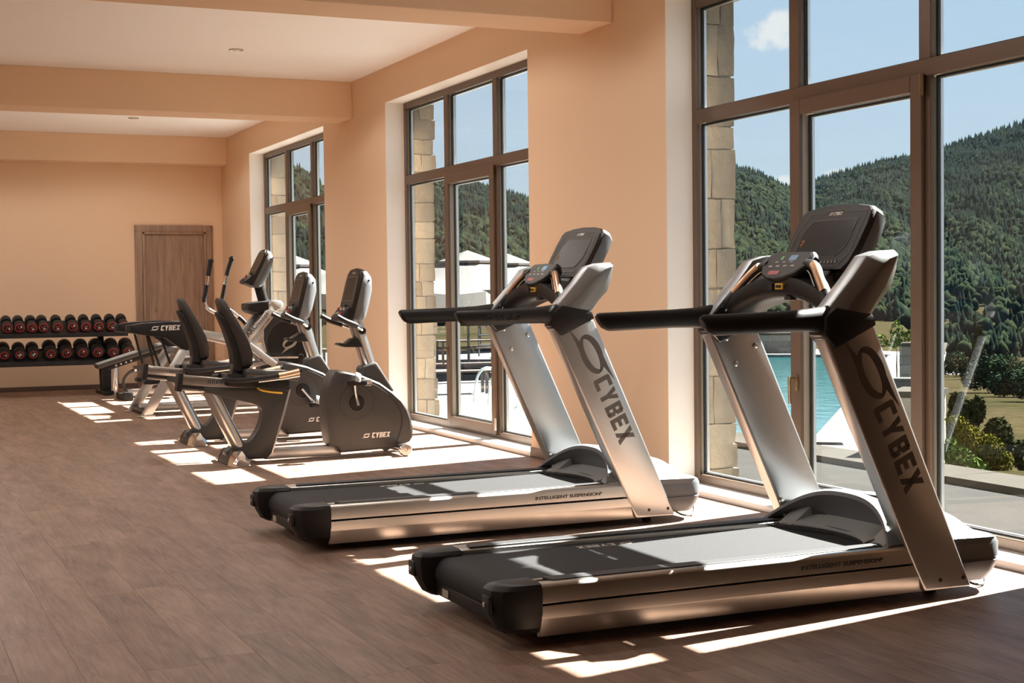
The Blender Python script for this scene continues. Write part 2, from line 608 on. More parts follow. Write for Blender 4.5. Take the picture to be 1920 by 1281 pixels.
def plank_mat(merged):
    m = bpy.data.materials.new('oak_laminate_merged' if merged else 'oak_laminate')
    m.use_nodes = True
    nt = m.node_tree
    N, L = nt.nodes.new, nt.links.new
    b = nt.nodes['Principled BSDF']
    b.inputs['Roughness'].default_value = 0.48
    b.inputs['Specular IOR Level'].default_value = 0.25
    if merged:
        at = N('ShaderNodeAttribute')
        at.attribute_name = 'rnd'
        rnd = at.outputs['Fac']
    else:
        oi = N('ShaderNodeObjectInfo')
        rnd = oi.outputs['Random']
    uv = N('ShaderNodeUVMap')
    uv.uv_map = 'UVMap'
    of = N('ShaderNodeVectorMath')
    of.operation = 'SCALE'
    of.inputs[0].default_value = (31.0, 57.0, 11.0)
    L(rnd, of.inputs['Scale'])
    ad = N('ShaderNodeVectorMath')
    ad.operation = 'ADD'
    L(uv.outputs[0], ad.inputs[0])
    L(of.outputs[0], ad.inputs[1])
    mp = N('ShaderNodeMapping')
    mp.inputs['Scale'].default_value = (7.0, 0.55, 1.0)
    L(ad.outputs[0], mp.inputs['Vector'])
    n1 = N('ShaderNodeTexNoise')       # cathedral grain: contour lines of a stretched noise
    n1.inputs['Scale'].default_value = 1.1
    n1.inputs['Detail'].default_value = 2.0
    n1.inputs['Distortion'].default_value = 0.35
    L(mp.outputs[0], n1.inputs['Vector'])
    mlt = N('ShaderNodeMath')
    mlt.operation = 'MULTIPLY'
    mlt.inputs[1].default_value = 75.0
    L(n1.outputs['Fac'], mlt.inputs[0])
    sn = N('ShaderNodeMath')
    sn.operation = 'SINE'
    L(mlt.outputs[0], sn.inputs[0])
    mp2 = N('ShaderNodeMapping')
    mp2.inputs['Scale'].default_value = (90, 4.0, 1)
    L(ad.outputs[0], mp2.inputs['Vector'])
    n2 = N('ShaderNodeTexNoise')
    n2.inputs['Scale'].default_value = 1.4
    n2.inputs['Detail'].default_value = 5
    L(mp2.outputs[0], n2.inputs['Vector'])
    n3 = N('ShaderNodeTexNoise')       # soft dark cloudy patches and knots
    mp3 = N('ShaderNodeMapping')
    mp3.inputs['Scale'].default_value = (10, 2.2, 1)
    L(ad.outputs[0], mp3.inputs['Vector'])
    n3.inputs['Scale'].default_value = 1.0
    n3.inputs['Detail'].default_value = 4
    n3.inputs['Roughness'].default_value = 0.65
    L(mp3.outputs[0], n3.inputs['Vector'])
    def madd(src, k, add):
        q = N('ShaderNodeMath')
        q.operation = 'MULTIPLY_ADD'
        L(src, q.inputs[0])
        q.inputs[1].default_value = k
        if isinstance(add, (int, float)):
            q.inputs[2].default_value = add
        else:
            L(add, q.inputs[2])
        return q.outputs[0]
    v = madd(sn.outputs[0], 0.034, 0.13)
    v = madd(n2.outputs['Fac'], 0.30, v)
    v = madd(n3.outputs['Fac'], 0.62, v)
    v = madd(rnd, 0.08, v)
    ramp = N('ShaderNodeValToRGB')
    e = ramp.color_ramp.elements
    e[0].position = 0.36
    e[0].color = (0.088, 0.052, 0.037, 1)
    e[1].position = 0.80
    e[1].color = (0.320, 0.208, 0.152, 1)
    L(v, ramp.inputs[0])
    L(ramp.outputs[0], b.inputs['Base Color'])
    bp = N('ShaderNodeBump')
    bp.inputs['Strength'].default_value = 0.10
    bp.inputs['Distance'].default_value = 0.004
    L(v, bp.inputs['Height'])
    L(bp.outputs[0], b.inputs['Normal'])
    return m

# ------------------------------------------------------------------ room
XW, YFAR, XL, YB, ZC = 4.475, 19.55, -4.6, -2.6, 3.306
WINS = [(7.665, 4.475), (12.81, 9.657), (17.985, 14.785)]   # far edge, near edge
WTOP = 2.982
floor = box('floor', XL, XW, YB, YFAR, -0.12, -0.012, MORTAR)
tag(floor, 'brown oak laminate plank floor of the gym', None, kind='structure')

def build_planks():
    W, LN, G = 0.193, 1.285, 0.0003
    rng = random.Random(5)
    allp = []
    nx = int((XW - XL) / W) + 1
    for i in range(nx):
        x0 = XW - (i + 1) * W
        x1 = x0 + W
        if x0 < XL:
            x0 = XL
        y = YB - rng.random() * LN
        while y < YFAR:
            ya, yb = max(y, YB), min(y + LN, YFAR)
            if yb - ya > 0.02:
                allp.append((x0, x1, ya, yb))
            y += LN
    inv = cam.matrix_world.inverted()
    def score(p):
        if abs(p[3] - p[2] - LN) > 1e-3 or abs(p[1] - p[0] - W) > 1e-3:
            return 1e9
        best = 1e9
        for fy in (0.1, 0.5, 0.9):
            q = inv @ Vector(((p[0] + p[1]) / 2, p[2] + fy * (p[3] - p[2]), 0))
            if q.z < -0.5:
                u, v = FPX * q.x / -q.z, FPX * q.y / -q.z
                if abs(u) < 960 and abs(v) < 640:
                    best = min(best, -q.z)
        return best
    allp.sort(key=score)
    me = bpy.data.meshes.new('plank')
    bm = bmesh.new()
    add_box(bm, -W / 2 + G, W / 2 - G, -LN / 2 + G, LN / 2 - G, -0.012, 0.0)
    tops = [e for e in bm.edges if all(v.co.z > -0.001 for v in e.verts)]
    bmesh.ops.bevel(bm, geom=tops, offset=0.0007, segments=1, affect='EDGES')
    bmesh.ops.recalc_face_normals(bm, faces=bm.faces)
    uvl = bm.loops.layers.uv.new('UVMap')
    for f in bm.faces:
        for lp in f.loops:
            lp[uvl].uv = (lp.vert.co.x, lp.vert.co.y)
    bm.to_mesh(me)
    bm.free()
    me.materials.append(plank_mat(False))
    n = 0
    rest = []
    for p in allp:
        if n < 300 and score(p) < 1e8:
            o = bpy.data.objects.new('plank', me)
            COL.objects.link(o)
            o.parent = floor
            o.location = ((p[0] + p[1]) / 2, (p[2] + p[3]) / 2, 0)
            n += 1
        else:
            rest.append(p)
    bm = bmesh.new()
    uvl = bm.loops.layers.uv.new('UVMap')
    ra = bm.verts.layers.float.new('rnd')
    for x0, x1, ya, yb in rest:
        r_ = rng.random()
        c = 0.0007
        lo = [bm.verts.new(p) for p in ((x0 + G, ya + G, -0.0007), (x1 - G, ya + G, -0.0007), (x1 - G, yb - G, -0.0007), (x0 + G, yb - G, -0.0007))]
        hi = [bm.verts.new(p) for p in ((x0 + G + c, ya + G + c, 0), (x1 - G - c, ya + G + c, 0), (x1 - G - c, yb - G - c, 0), (x0 + G + c, yb - G - c, 0))]
        bt = [bm.verts.new((v.co.x, v.co.y, -0.012)) for v in lo]
        fs = [bm.faces.new(hi)]
        for a, b_ in ((lo, hi), (bt, lo)):
            for k in range(4):
                j = (k + 1) % 4
                fs.append(bm.faces.new((a[k], a[j], b_[j], b_[k])))
        for v in lo + hi + bt:
            v[ra] = r_
        for f in fs:
            for lp in f.loops:
                lp[uvl].uv = (lp.vert.co.x - x0, lp.vert.co.y - ya)
    o = fin('planks_beyond', bm, plank_mat(True), floor, smooth=0)
    o['kind'] = 'stuff'
build_planks()

def wall_right():
    bm = bmesh.new()
    x0, x1 = XW, 4.74
    segs = sorted(WINS, key=lambda w: w[1])
    y = 3.335
    for far, near in segs:
        add_box(bm, x0, x1, y, near, -0.12, ZC + 0.2)
        add_box(bm, x0, x1, near, far, WTOP, ZC + 0.2)
        add_box(bm, x0, x1, near, far, -0.12, 0.0)
        y = far
    add_box(bm, x0, x1, y, YFAR + 0.25, -0.12, ZC + 0.2)
    bmesh.ops.recalc_face_normals(bm, faces=bm.faces)
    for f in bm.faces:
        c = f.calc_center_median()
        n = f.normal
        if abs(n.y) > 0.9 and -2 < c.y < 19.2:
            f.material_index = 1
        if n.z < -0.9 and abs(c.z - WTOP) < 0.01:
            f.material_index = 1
    me = bpy.data.meshes.new('wall_right')
    bm.to_mesh(me)
    bm.free()
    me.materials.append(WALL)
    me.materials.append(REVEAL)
    o = new_obj('wall_right', me, smooth=0)
    tag(o, 'peach plaster wall pierced by the tall windows', kind='structure')
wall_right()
wp = box('wall_right', XW, 4.74, YB - 0.25, 3.335, -0.12, ZC + 0.2, DARK_WALL)  # out of view; dark finish invented to darken what the near treadmill reflects
tag(wp, 'unseen wall stretch behind the treadmill end, made dark for the treadmill reflections', kind='structure')
wf = box('wall_far', XL, XW, YFAR, YFAR + 0.25, -0.12, ZC + 0.2, WALL)
tag(wf, 'peach end wall behind the dumbbell rack', kind='structure')
wl = box('wall_left', XL - 0.25, XL, YB - 0.25, YFAR + 0.25, -0.12, ZC + 0.2, WALL)
tag(wl, 'peach long wall facing the windows', kind='structure')
wb = box('wall_back', XL, XW, YB - 0.25, YB, -0.12, ZC + 0.2, WALL)
tag(wb, 'peach end wall behind the treadmill end', kind='structure')
ce = box('ceiling', XL - 0.25, 5.02, YB - 0.25, YFAR + 0.25, ZC, ZC + 0.25, CEIL)
tag(ce, 'cream plaster ceiling', kind='structure')
for i, (a, b) in enumerate(((19.22, YFAR), (13.79, 14.245), (8.34, 8.785), (2.89, 3.335))):
    o = box('beam', XL, XW, a, b, 2.947, ZC, WALL, bevel=0.004, seg=1)
    tag(o, ['peach plaster beam along the end wall above the dumbbell rack', 'peach ceiling beam between the bikes and the far bay', 'peach ceiling beam above the treadmills', 'peach ceiling beam behind the treadmills'][i], None, kind='structure')

def baseboard(name, x0, x1, y0, y1, h=0.062):
    o = box(name, x0, x1, y0, y1, 0.0, h, BASEB, bevel=0.003, seg=1)
    tag(o, 'brown baseboard at the foot of the peach wall', kind='structure')
baseboard('baseboard_far', XL, 3.32, YFAR - 0.014, YFAR)
baseboard('baseboard_far', 4.372, XW, YFAR - 0.014, YFAR)
for a, b in ((3.335, 4.475), (7.665, 9.657), (12.81, 14.785), (17.985, YFAR)):
    baseboard('baseboard_right', XW - 0.014, XW, a, b, 0.07)
baseboard('baseboard_left', XL, XL + 0.014, YB, YFAR)

# ------------------------------------------------------------------ windows
def frame_rect(bm, x0, x1, y0, y1, z0, z1, w, wb=None):
    """rectangular ring in the YZ plane, member width w"""
    wb = w if wb is None else wb
    add_box(bm, x0, x1, y0, y0 + w, z0, z1)
    add_box(bm, x0, x1, y1 - w, y1, z0, z1)
    add_box(bm, x0, x1, y0 + w, y1 - w, z1 - w, z1)
    add_box(bm, x0, x1, y0 + w, y1 - w, z0, z0 + wb)

def bar(name, parent, y0, y1, z0, z1, xi=4.655):
    """brown inner face with a body behind it coloured as if lit by the terrace"""
    o = box(name, xi, xi + 0.022, y0, y1, z0, z1, BRONZE, parent, bevel=0.003, seg=1)
    box('edge_profile', xi + 0.022, 4.735, y0 + 0.006, y1 - 0.006, z0 + 0.006, z1 - 0.006, EDGE_LIT, parent if parent.name.startswith('leaf') else o)
    return o

def build_window(idx, far, near):
    root = empty('window_%d' % idx, (0, 0, 0))
    tag(root, ['tall bronze framed window beside the two treadmills', 'tall bronze framed window beside the recumbent bikes', 'tall bronze framed window next to the wooden door', 'tall bronze framed window behind the treadmill pair'][idx - 1], kind='structure')
    z0, z1 = 0.03, WTOP
    fwid = 0.055
    bar('frame_jamb', root, far - fwid, far, z0, z1)
    bar('frame_jamb', root, near, near + fwid, z0, z1)
    bar('frame_head', root, near + fwid, far - fwid, z1 - 0.06, z1)
    bar('frame_foot', root, near + fwid, far - fwid, z0, z0 + 0.055)
    m1 = (far - 1.11, far - 1.02)
    m2 = (far - 2.17, far - 2.085)
    tz = (2.222, 2.305)
    for m in (m1, m2):
        bar('mullion', root, m[0], m[1], z0 + 0.055, tz[0])
        bar('mullion', root, m[0], m[1], tz[1], z1 - 0.06)
    bar('transom', root, near + fwid, far - fwid, tz[0], tz[1])
    # opening leaf in the middle bay
    leaf = empty('leaf', (0, 0, 0))
    leaf.parent = root
    ly0, ly1 = m2[1] - 0.045, m1[0] + 0.045
    lz0, lz1 = z0 + 0.03, tz[0] + 0.012
    xi = 4.632
    s = 0.082
    bar('stile', leaf, ly1 - s, ly1, lz0, lz1, xi)
    bar('stile', leaf, ly0, ly0 + s, lz0, lz1, xi)
    bar('rail', leaf, ly0 + s, ly1 - s, lz1 - s, lz1, xi)
    bar('rail', leaf, ly0 + s, ly1 - s, lz0, lz0 + s, xi)
    # panes with gasket and spacer
    panes = [(m1[1], far - fwid, z0 + 0.055, tz[0]), (m1[1], far - fwid, tz[1], z1 - 0.06), (m2[1], m1[0], tz[1], z1 - 0.06),
             (near + fwid, m2[0], z0 + 0.055, tz[0]), (near + fwid, m2[0], tz[1], z1 - 0.06), (ly0 + s, ly1 - s, lz0 + s, lz1 - s)]
    for k, (a, b, c, d) in enumerate(panes):
        par = leaf if k == 5 else root
        p = box('pane', 4.700, 4.706, a, b, c, d, GLASS, par)
        bm = bmesh.new()
        frame_rect(bm, 4.690, 4.700, a, b, c, d, 0.010)
        q = leaf if k == 5 else p
        fin('gasket', bm, GASKET, q, smooth=0)
        bm = bmesh.new()
        frame_rect(bm, 4.706, 4.722, a, b, c, d, 0.014)
        fin('spacer', bm, SPACER, q, smooth=0)
    # handle on the far stile, hinges on the near one
    hy = ly1 - 0.045
    h = box('handle', xi - 0.008, xi, hy - 0.014, hy + 0.014, 0.66, 0.745, BRASS, leaf, bevel=0.004)
    bm = bmesh.new()
    add_tube(bm, [(xi - 0.008, hy, 0.725), (xi - 0.045, hy, 0.725)], 0.009, 10)
    add_tube(bm, [(xi - 0.045, hy + 0.004, 0.735), (xi - 0.047, hy + 0.002, 0.64), (xi - 0.045, hy, 0.59)], 0.010, 10, ry=0.008)
    fin('lever', bm, BRASS, leaf)
    for hz in (0.10, 2.13):
        bm = bmesh.new()
        add_tube(bm, [(xi - 0.004, ly0 - 0.008, hz), (xi - 0.004, ly0 - 0.008, hz + 0.10)], 0.011, 10)
        fin('hinge', bm, BRASS if hz > 1 else STEEL, leaf)
    sill = box('sill', 4.462, 4.672, near + 0.002, far - 0.002, 0.0, 0.034, MARBLE, root, bevel=0.003)
    return root
for i, (f_, n_) in enumerate(WINS):
    build_window(i + 1, f_, n_)

# ------------------------------------------------------------------ stone outer skin with dressed jamb blocks
def block_mesh(rng, sx, sy, sz, rough=0.012, cuts=2):
    bm = bmesh.new()
    add_box(bm, -sx / 2, sx / 2, -sy / 2, sy / 2, -sz / 2, sz / 2)
    bmesh.ops.subdivide_edges(bm, edges=bm.edges, cuts=cuts, use_grid_fill=True)
    off = Vector((rng.random() * 50, rng.random() * 50, rng.random() * 50))
    for v in bm.verts:
        n = noise.noise_vector((v.co + off) * 9.0)
        v.co += n * rough
    me = bpy.data.meshes.new('stone')
    bmesh.ops.recalc_face_normals(bm, faces=bm.faces)
    bm.to_mesh(me)
    bm.free()
    return me

def outer_wall():
    o = None
    bm = bmesh.new()
    outs = [(7.665 + .085, 4.475 - .1), (12.81 + .17, 9.657 - .12), (17.985 + .13, 14.785 - .12)]
    segs = sorted(outs, key=lambda w: w[1])
    y = YB - 0.4
    for far, near in segs:
        add_box(bm, 4.74, 5.00, y, near - 0.015, -0.9, 4.2)
        add_box(bm, 4.74, 5.00, near - 0.015, far + 0.015, 3.035, 4.2)
        add_box(bm, 4.74, 5.00, near - 0.015, far + 0.015, -0.9, 0.0)
        y = far + 0.015
    add_box(bm, 4.74, 5.00, y, YFAR + 0.4, -0.9, 4.2)
    root = fin('wall_outer', bm, MORTAR, smooth=0)
    tag(root, 'limestone outer wall around the windows', kind='structure')
    lists = [[0.0, .09, .24, .37, .67, .89, 1.02, 1.22, 1.47, 1.78, 2.09, 2.23, 2.54, 2.86, 3.01],
             [0.0, .19, .39, .59, .81, .98, 1.18, 1.32, 1.49, 1.73, 1.89, 2.07, 2.25, 2.36, 2.53, 2.67, 2.86, 3.01],
             [0.0, .25, .5, .72, 1.0, 1.25, 1.5, 1.68, 1.98, 2.2, 2.48, 2.7, 3.01]]
    rng = random.Random(11)
    for (far, near), zs in zip(outs, lists):
        for sgn, ye in ((1, far), (-1, near)):
            for a, b in zip(zs[:-1], zs[1:]):
                h = b - a - 0.008
                depth = 0.3 + rng.random() * 0.25
                splits = [(4.745, 5.02 + rng.uniform(-.012, .018))]
                if rng.random() < 0.4:
                    xm = rng.uniform(4.84, 4.92)
                    splits = [(4.745, xm - 0.004), (xm + 0.004, 5.02 + rng.uniform(-.012, .018))]
                for xa, xb in splits:
                    me = block_mesh(rng, xb - xa, depth, h, 0.010, 3)
                    s = new_obj('stone', me, root, STONE, smooth=50)
                    s.location = ((xa + xb) / 2, ye + sgn * (depth / 2 + rng.uniform(-.006, .008)), (a + b) / 2)
        # lintel stones
        yy = near - 0.3
        while yy < far + 0.3:
            w = rng.uniform(0.45, 0.8)
            me = block_mesh(rng, 0.27, w - 0.01, 0.30, 0.010, 3)
            s = new_obj('stone', me, root, STONE, smooth=50)
            s.location = (4.885, yy + w / 2, 3.015 + 0.15)
            yy += w
outer_wall()

# ------------------------------------------------------------------ door in the end wall
def oak_mat():
    m = bpy.data.materials.new('grey_brown_oak_veneer')
    m.use_nodes = True
    nt = m.node_tree
    N, L = nt.nodes.new, nt.links.new
    b = nt.nodes['Principled BSDF']
    b.inputs['Roughness'].default_value = 0.55
    tc = N('ShaderNodeTexCoord')
    mp = N('ShaderNodeMapping')
    mp.inputs['Scale'].default_value = (9, 9, 0.8)
    L(tc.outputs['Object'], mp.inputs['Vector'])
    n1 = N('ShaderNodeTexNoise')
    n1.inputs['Scale'].default_value = 2.2
    n1.inputs['Detail'].default_value = 8
    n1.inputs['Roughness'].default_value = 0.62
    n1.inputs['Distortion'].default_value = 0.5
    L(mp.outputs[0], n1.inputs['Vector'])
    rp = N('ShaderNodeValToRGB')
    e = rp.color_ramp.elements
    e[0].position = 0.3
    e[0].color = (0.19, 0.115, 0.075, 1)
    e[1].position = 0.7
    e[1].color = (0.38, 0.25, 0.175, 1)
    L(n1.outputs['Fac'], rp.inputs[0])
    L(rp.outputs[0], b.inputs['Base Color'])
    return m
OAK = oak_mat()
door = empty('door_1', (3.822, YFAR, 0))
tag(door, 'grey brown oak veneer door with a wide casing', kind='structure')
box('door_leaf', -0.395, 0.395, -0.012, 0.0, 0.005, 2.03, OAK, door, bevel=0.002, seg=1)
for s in (-1, 1):
    prism('casing', [(s * 0.42, -0.035), (s * 0.515, -0.03), (s * 0.515, 0.0), (s * 0.42, 0.0)], 0.0, 2.145, OAK, door, axis='z', bevel=0.004)
    box('stop_bead', min(s * 0.39, s * 0.42), max(s * 0.39, s * 0.42), -0.05, 0.0, 0.0, 2.06, OAK, door, bevel=0.005)
box('casing', -0.515, 0.515, -0.034, 0.0, 2.06, 2.15, OAK, door, bevel=0.004)
box('stop_bead', -0.42, 0.42, -0.05, 0.0, 2.03, 2.06, OAK, door, bevel=0.005)
es = lathe('keyhole_plate', [(0.022, -0.0), (0.022, 0.006), (0.016, 0.009)], BRASS, door, origin=(-0.365, -0.021, 1.02), axis='y')
es.scale = (0.7, 1, 1.5)
es.location.z = -0.51

# ------------------------------------------------------------------ recessed ceiling lights: two in view, the rest added as fill
LAMPG = mat('frosted_lamp_glass', (0.75, 0.70, 0.62), 0.3)
LAMP_W = 66.0
def ceiling_light(x, y, lab):
    r_ = empty('ceiling_light', (x, y, ZC))
    tag(r_, lab, 'ceiling light', 'recessed ceiling lights')
    lathe('rim', [(0.040, -0.002), (0.058, -0.008), (0.064, -0.004), (0.064, 0.0)], STEEL, r_, seg=24)
    lathe('lamp', [(0.040, 0.0), (0.038, -0.004), (0.02, -0.005)], LAMPG, r_, seg=20)
    ld_ = bpy.data.lights.new('ceiling_light_fill', 'SPOT')  # spot added in each fixture to fill the room where daylight falls short
    ld_.shadow_soft_size = 0.04
    ld_.spot_size = R(158)
    ld_.spot_blend = 0.25
    ld_.energy = LAMP_W
    ld_.color = (1.0, 0.97, 0.93)
    lo = bpy.data.objects.new('ceiling_light_fill', ld_)
    COL.objects.link(lo)
    lo.parent = r_
    lo.location = (0, 0, -0.012)
ceiling_light(2.964, 12.294, 'round recessed ceiling light in the bay over the bikes')
ceiling_light(2.959, 17.40, 'round recessed ceiling light in the bay next to the wooden door')
for y in (9.7, 6.85):  # from here on, lights out of view added to brighten the room
    ceiling_light(2.96, y, 'added ceiling light out of view, brightening the aisle behind the treadmills')
for x in (0.6, -1.6, -3.6):
    for y in (17.40, 15.3, 12.294, 9.7, 6.85, 4.8):
        ceiling_light(x, y, 'added ceiling light out of view, brightening the open half of the gym floor')

# ------------------------------------------------------------------ treadmill (local: +x towards the windows, -y towards the room)
def build_treadmill():
    root = empty('treadmill', (0, 0, 0))
    # --- deck side panels
    for s in (-1, 1):
        up = [(s * 0.352, 0.196), (s * 0.352, 0.214), (s * 0.398, 0.221), (s * 0.420, 0.219), (s * 0.430, 0.208), (s * 0.432, 0.152), (s * 0.410, 0.150), (s * 0.400, 0.196)]
        prism('side_rail', up, -0.915, 0.69, ALU, root, axis='x', bevel=0.0015, seg=1)
        lo = [(s * 0.405, 0.145), (s * 0.432, 0.144), (s * 0.436, 0.100), (s * 0.412, 0.034), (s * 0.396, 0.034)]
        prism('side_skirt', lo, -0.915, 0.735, ALU, root, axis='x', bevel=0.0015, seg=1)
        gr = [(-0.862, s * 0.330), (-0.850, s * 0.396), (0.555, s * 0.396), (0.575, s * 0.352), (0.575, s * 0.330)]
        bm = bmesh.new()
        add_prism(bm, gr, 0.2145, 0.2245, 'z')
        fin('grip_strip', bm, GRIP, root, bevel=0.002, seg=1)
        box('inner_lip', -0.90, 0.60, min(s * 0.312, s * 0.334), max(s * 0.312, s * 0.334), 0.17, 0.2165, ALU, root, bevel=0.002, seg=1)
    # --- belt round the rear roller
    zc, rr = 0.140, 0.060
    prof = [(0.66, 0.2), (-0.965, 0.2)]
    for k in range(1, 12):
        a = PI / 2 + PI * k / 12
        prof.append((-0.965 + rr * math.cos(a), zc + rr * math.sin(a)))
    prof += [(-0.965, 0.08), (0.66, 0.08)]
    belt = prism('belt', prof, -0.306, 0.306, BELT, root, smooth=40)
    ps, w = mark_polys()
    decal('belt_lettering', ps, (-0.175, 0.262, 0.2003), (-1, 0, 0), (0, -1, 0), 0.046, PRINTL, belt, 0.0006)
    # --- rear cross panel and sticker
    rp = prism('rear_panel', [(-1.005, 0.120), (-1.018, 0.105), (-1.008, 0.055), (-0.93, 0.045), (-0.93, 0.120)], -0.36, 0.36, BLACKP, root, bevel=0.004)
    box('sticker', -1.0165, -1.012, 0.175, 0.235, 0.066, 0.094, PRINTL, rp)
    # --- rear end caps
    for s in (-1, 1):
        secs = []
        for z, xr, yo, yi in ((0.048, -1.015, 0.405, 0.315), (0.070, -1.055, 0.425, 0.300), (0.120, -1.082, 0.437, 0.288), (0.175, -1.090, 0.440, 0.286), (0.205, -1.086, 0.438, 0.290), (0.219, -1.070, 0.428, 0.302), (0.224, -1.045, 0.41, 0.318)):
            ring = [(-0.912, s * yi, z), (xr + 0.05, s * yi, z), (xr + 0.012, s * (yi + 0.014), z), (xr, s * (yi + 0.045), z), (xr + 0.006, s * (yo - 0.05), z), (xr + 0.035, s * (yo - 0.014), z), (xr + 0.085, s * yo, z), (-0.912, s * yo, z)]
            secs.append(ring)
        bm = bmesh.new()
        add_loft(bm, secs)
        cap = fin('rear_cap', bm, BLACKP, root, bevel=0.0, smooth=28)
        box('adjuster_recess', -1.094, -1.080, min(s * 0.335, s * 0.395), max(s * 0.335, s * 0.395), 0.128, 0.185, GASKET, cap, bevel=0.004)
        lathe('adjuster_bolt', [(0.010, 0), (0.010, -0.006), (0.006, -0.008)], STEEL, cap, origin=(-1.092, s * 0.36, 0.155), axis='x', seg=10)
        lathe('rear_foot', [(0.022, 0.0), (0.024, 0.012), (0.016, 0.02), (0.016, 0.06)], BLACKR, root, origin=(-0.80, s * 0.30, 0), seg=14)
        lathe('leveling_foot', [(0.024, 0.0), (0.026, 0.012), (0.012, 0.02), (0.012, 0.06)], BLACKR, root, origin=(0.86, s * 0.30, 0), seg=14)
    # --- frame under the deck
    box('under_frame', -0.90, 0.95, -0.39, 0.39, 0.05, 0.19, BLACKP, root)
    # --- uprights
    for s in (-1, 1):
        yo, yi = s * 0.440, s * 0.362
        pts = [(0.722, 0.036), (0.956, 0.036), (0.485, 1.075), (0.258, 1.030)]
        u = prism('upright', pts, yo, yi, SILVER, root, bevel=0.012, seg=3)
        # inner cover plate with screws
        yin = s * 0.360
        for x, z in ((0.308, 1.010), (0.455, 0.975), (0.353, 0.900), (0.585, 0.300)):
            lathe('screw', [(0.012, 0.002 * s), (0.012, -0.003 * s), (0.007, -0.0065 * s)], STEEL, u, origin=(x + 0.03, yin, z), axis='y', seg=12)
        for x, z in ((0.797, 0.077), (0.910, 0.077)):
            lathe('bolt', [(0.008, 0), (0.008, s * 0.0015), (0.003, s * 0.002)], GASKET, u, origin=(x, yo, z), axis='y', seg=12)
        # maker's mark running down the outer face
        ax = Vector((0.956 - 0.485, 0, 0.036 - 1.075)).normalized()
        side = Vector((-ax.z, 0, ax.x)) if s < 0 else Vector((ax.z, 0, -ax.x))
        base = Vector((0.485, yo, 1.075)) + Vector((-0.088, 0, 0))
        letters, wl_ = mark_polys(skew=0.0, swirl=False, gap=0.13)
        start = base + ax * 0.325 - side * 0.058
        decal('lettering', letters, start, ax, side, 0.097, PRINTD, u)
        sw = [[(p[0] * 0.135, p[1] * 0.115) for p in poly] for poly in swirl_polys()]
        decal('swirl_mark', sw, base + ax * 0.195 - side * 0.006, ax, side, 1.0, PRINTD, u)
        # --- head arm: faceted paddle above the upright
        out = [(0.252, 1.040), (0.300, 0.992), (0.488, 1.078), (0.476, 1.108), (0.522, 1.165), (0.574, 1.215), (0.599, 1.285), (0.609, 1.345), (0.588, 1.360), (0.530, 1.356), (0.464, 1.338), (0.395, 1.256), (0.300, 1.156), (0.255, 1.110)]
        cen = (0.395, 1.12)
        bm = bmesh.new()
        nO = len(out)
        A = [bm.verts.new((p[0], s * 0.345, p[1])) for p in out]
        B = [bm.verts.new((p[0], s * 0.425, p[1])) for p in out]
        ridge = {8: (0.585, 1.340), 11: (0.47, 1.255), 12: (0.375, 1.165), 13: (0.325, 1.10), 0: (0.315, 1.055), 1: (0.325, 1.03), 2: (0.450, 1.082), 3: (0.445, 1.11), 4: (0.485, 1.165), 5: (0.525, 1.215), 6: (0.56, 1.28), 7: (0.588, 1.335), 9: (0.55, 1.325), 10: (0.515, 1.30)}
        Cc = [bm.verts.new((ridge[i][0], s * 0.452, ridge[i][1])) for i in range(nO)]
        bm.faces.new(A[::-1])
        for i in range(nO):
            j = (i + 1) % nO
            bm.faces.new((A[i], A[j], B[j], B[i]))
            bm.faces.new((B[i], B[j], Cc[j], Cc[i]))
        bm.faces.new(Cc)
        fin('head_arm', bm, ARMP, root, bevel=0.006, seg=2, smooth=30)
        dark_collar = [(0.250, 1.042), (0.299, 0.990), (0.486, 1.075), (0.474, 1.106), (0.470, 1.118), (0.300, 1.146), (0.253, 1.110)]
        prism('arm_shade_collar', dark_collar, s * 0.343, s * 0.4555, BLACKP, root, bevel=0.010, seg=2)  # black collar put in for the dark reflections low on the arm
        # --- handrail
        path, ra, rb = [], [], []
        for x, z, a, b in ((-0.235, 1.088, 0.034, 0.024), (-0.22, 1.088, 0.0385, 0.029), (-0.05, 1.092, 0.0385, 0.030), (0.10, 1.096, 0.039, 0.031), (0.20, 1.098, 0.042, 0.034), (0.28, 1.100, 0.050, 0.040), (0.34, 1.102, 0.056, 0.044), (0.37, 1.102, 0.040, 0.034)):
            path.append((x, s * 0.405, z))
            ra.append(a)
            rb.append(b)
        bm = bmesh.new()
        add_tube(bm, path, ra, 20, rb)
        for v in bm.verts:          # slanted end
            if v.co.x < -0.2:
                v.co.x -= (v.co.z - 1.088) * 0.62
        hr = fin('handrail', bm, BLACKR, root, smooth=50)
        bm = bmesh.new()
        add_tube(bm, [(-0.246, s * 0.405, 1.088), (-0.236, s * 0.405, 1.088)], [0.026, 0.032], 18, [0.017, 0.023])
        for v in bm.verts:
            v.co.x -= (v.co.z - 1.088) * 0.62
        fin('end_cap', bm, BLACKP, hr, smooth=50)
    # --- bridge between the arms: a wide underslung shell
    secs = []
    for k in range(13):
        t = -1 + 2 * k / 12
        y = 0.372 * t
        rise = 1 - abs(t) ** 2.2
        z = 1.105 + 0.098 * rise
        x0 = 0.315 + 0.025 * rise
        x1 = 0.47 + 0.09 * rise
        h = 0.058 + 0.004 * rise
        secs.append([(x0, y, z + 0.012), (x0 + 0.012, y, z + h), (x1 - 0.03, y, z + h + 0.012), (x1, y, z + 0.03), (x1 - 0.02, y, z - 0.022), (x0 + 0.05, y, z - 0.026), (x0 + 0.012, y, z - 0.012)])
    bm = bmesh.new()
    add_loft(bm, secs)
    br = fin('console_bridge', bm, BLACKP, root, smooth=45)
    box('data_port', 0.332, 0.352, -0.060, -0.008, 1.214, 1.238, YELLOW, br, bevel=0.002)
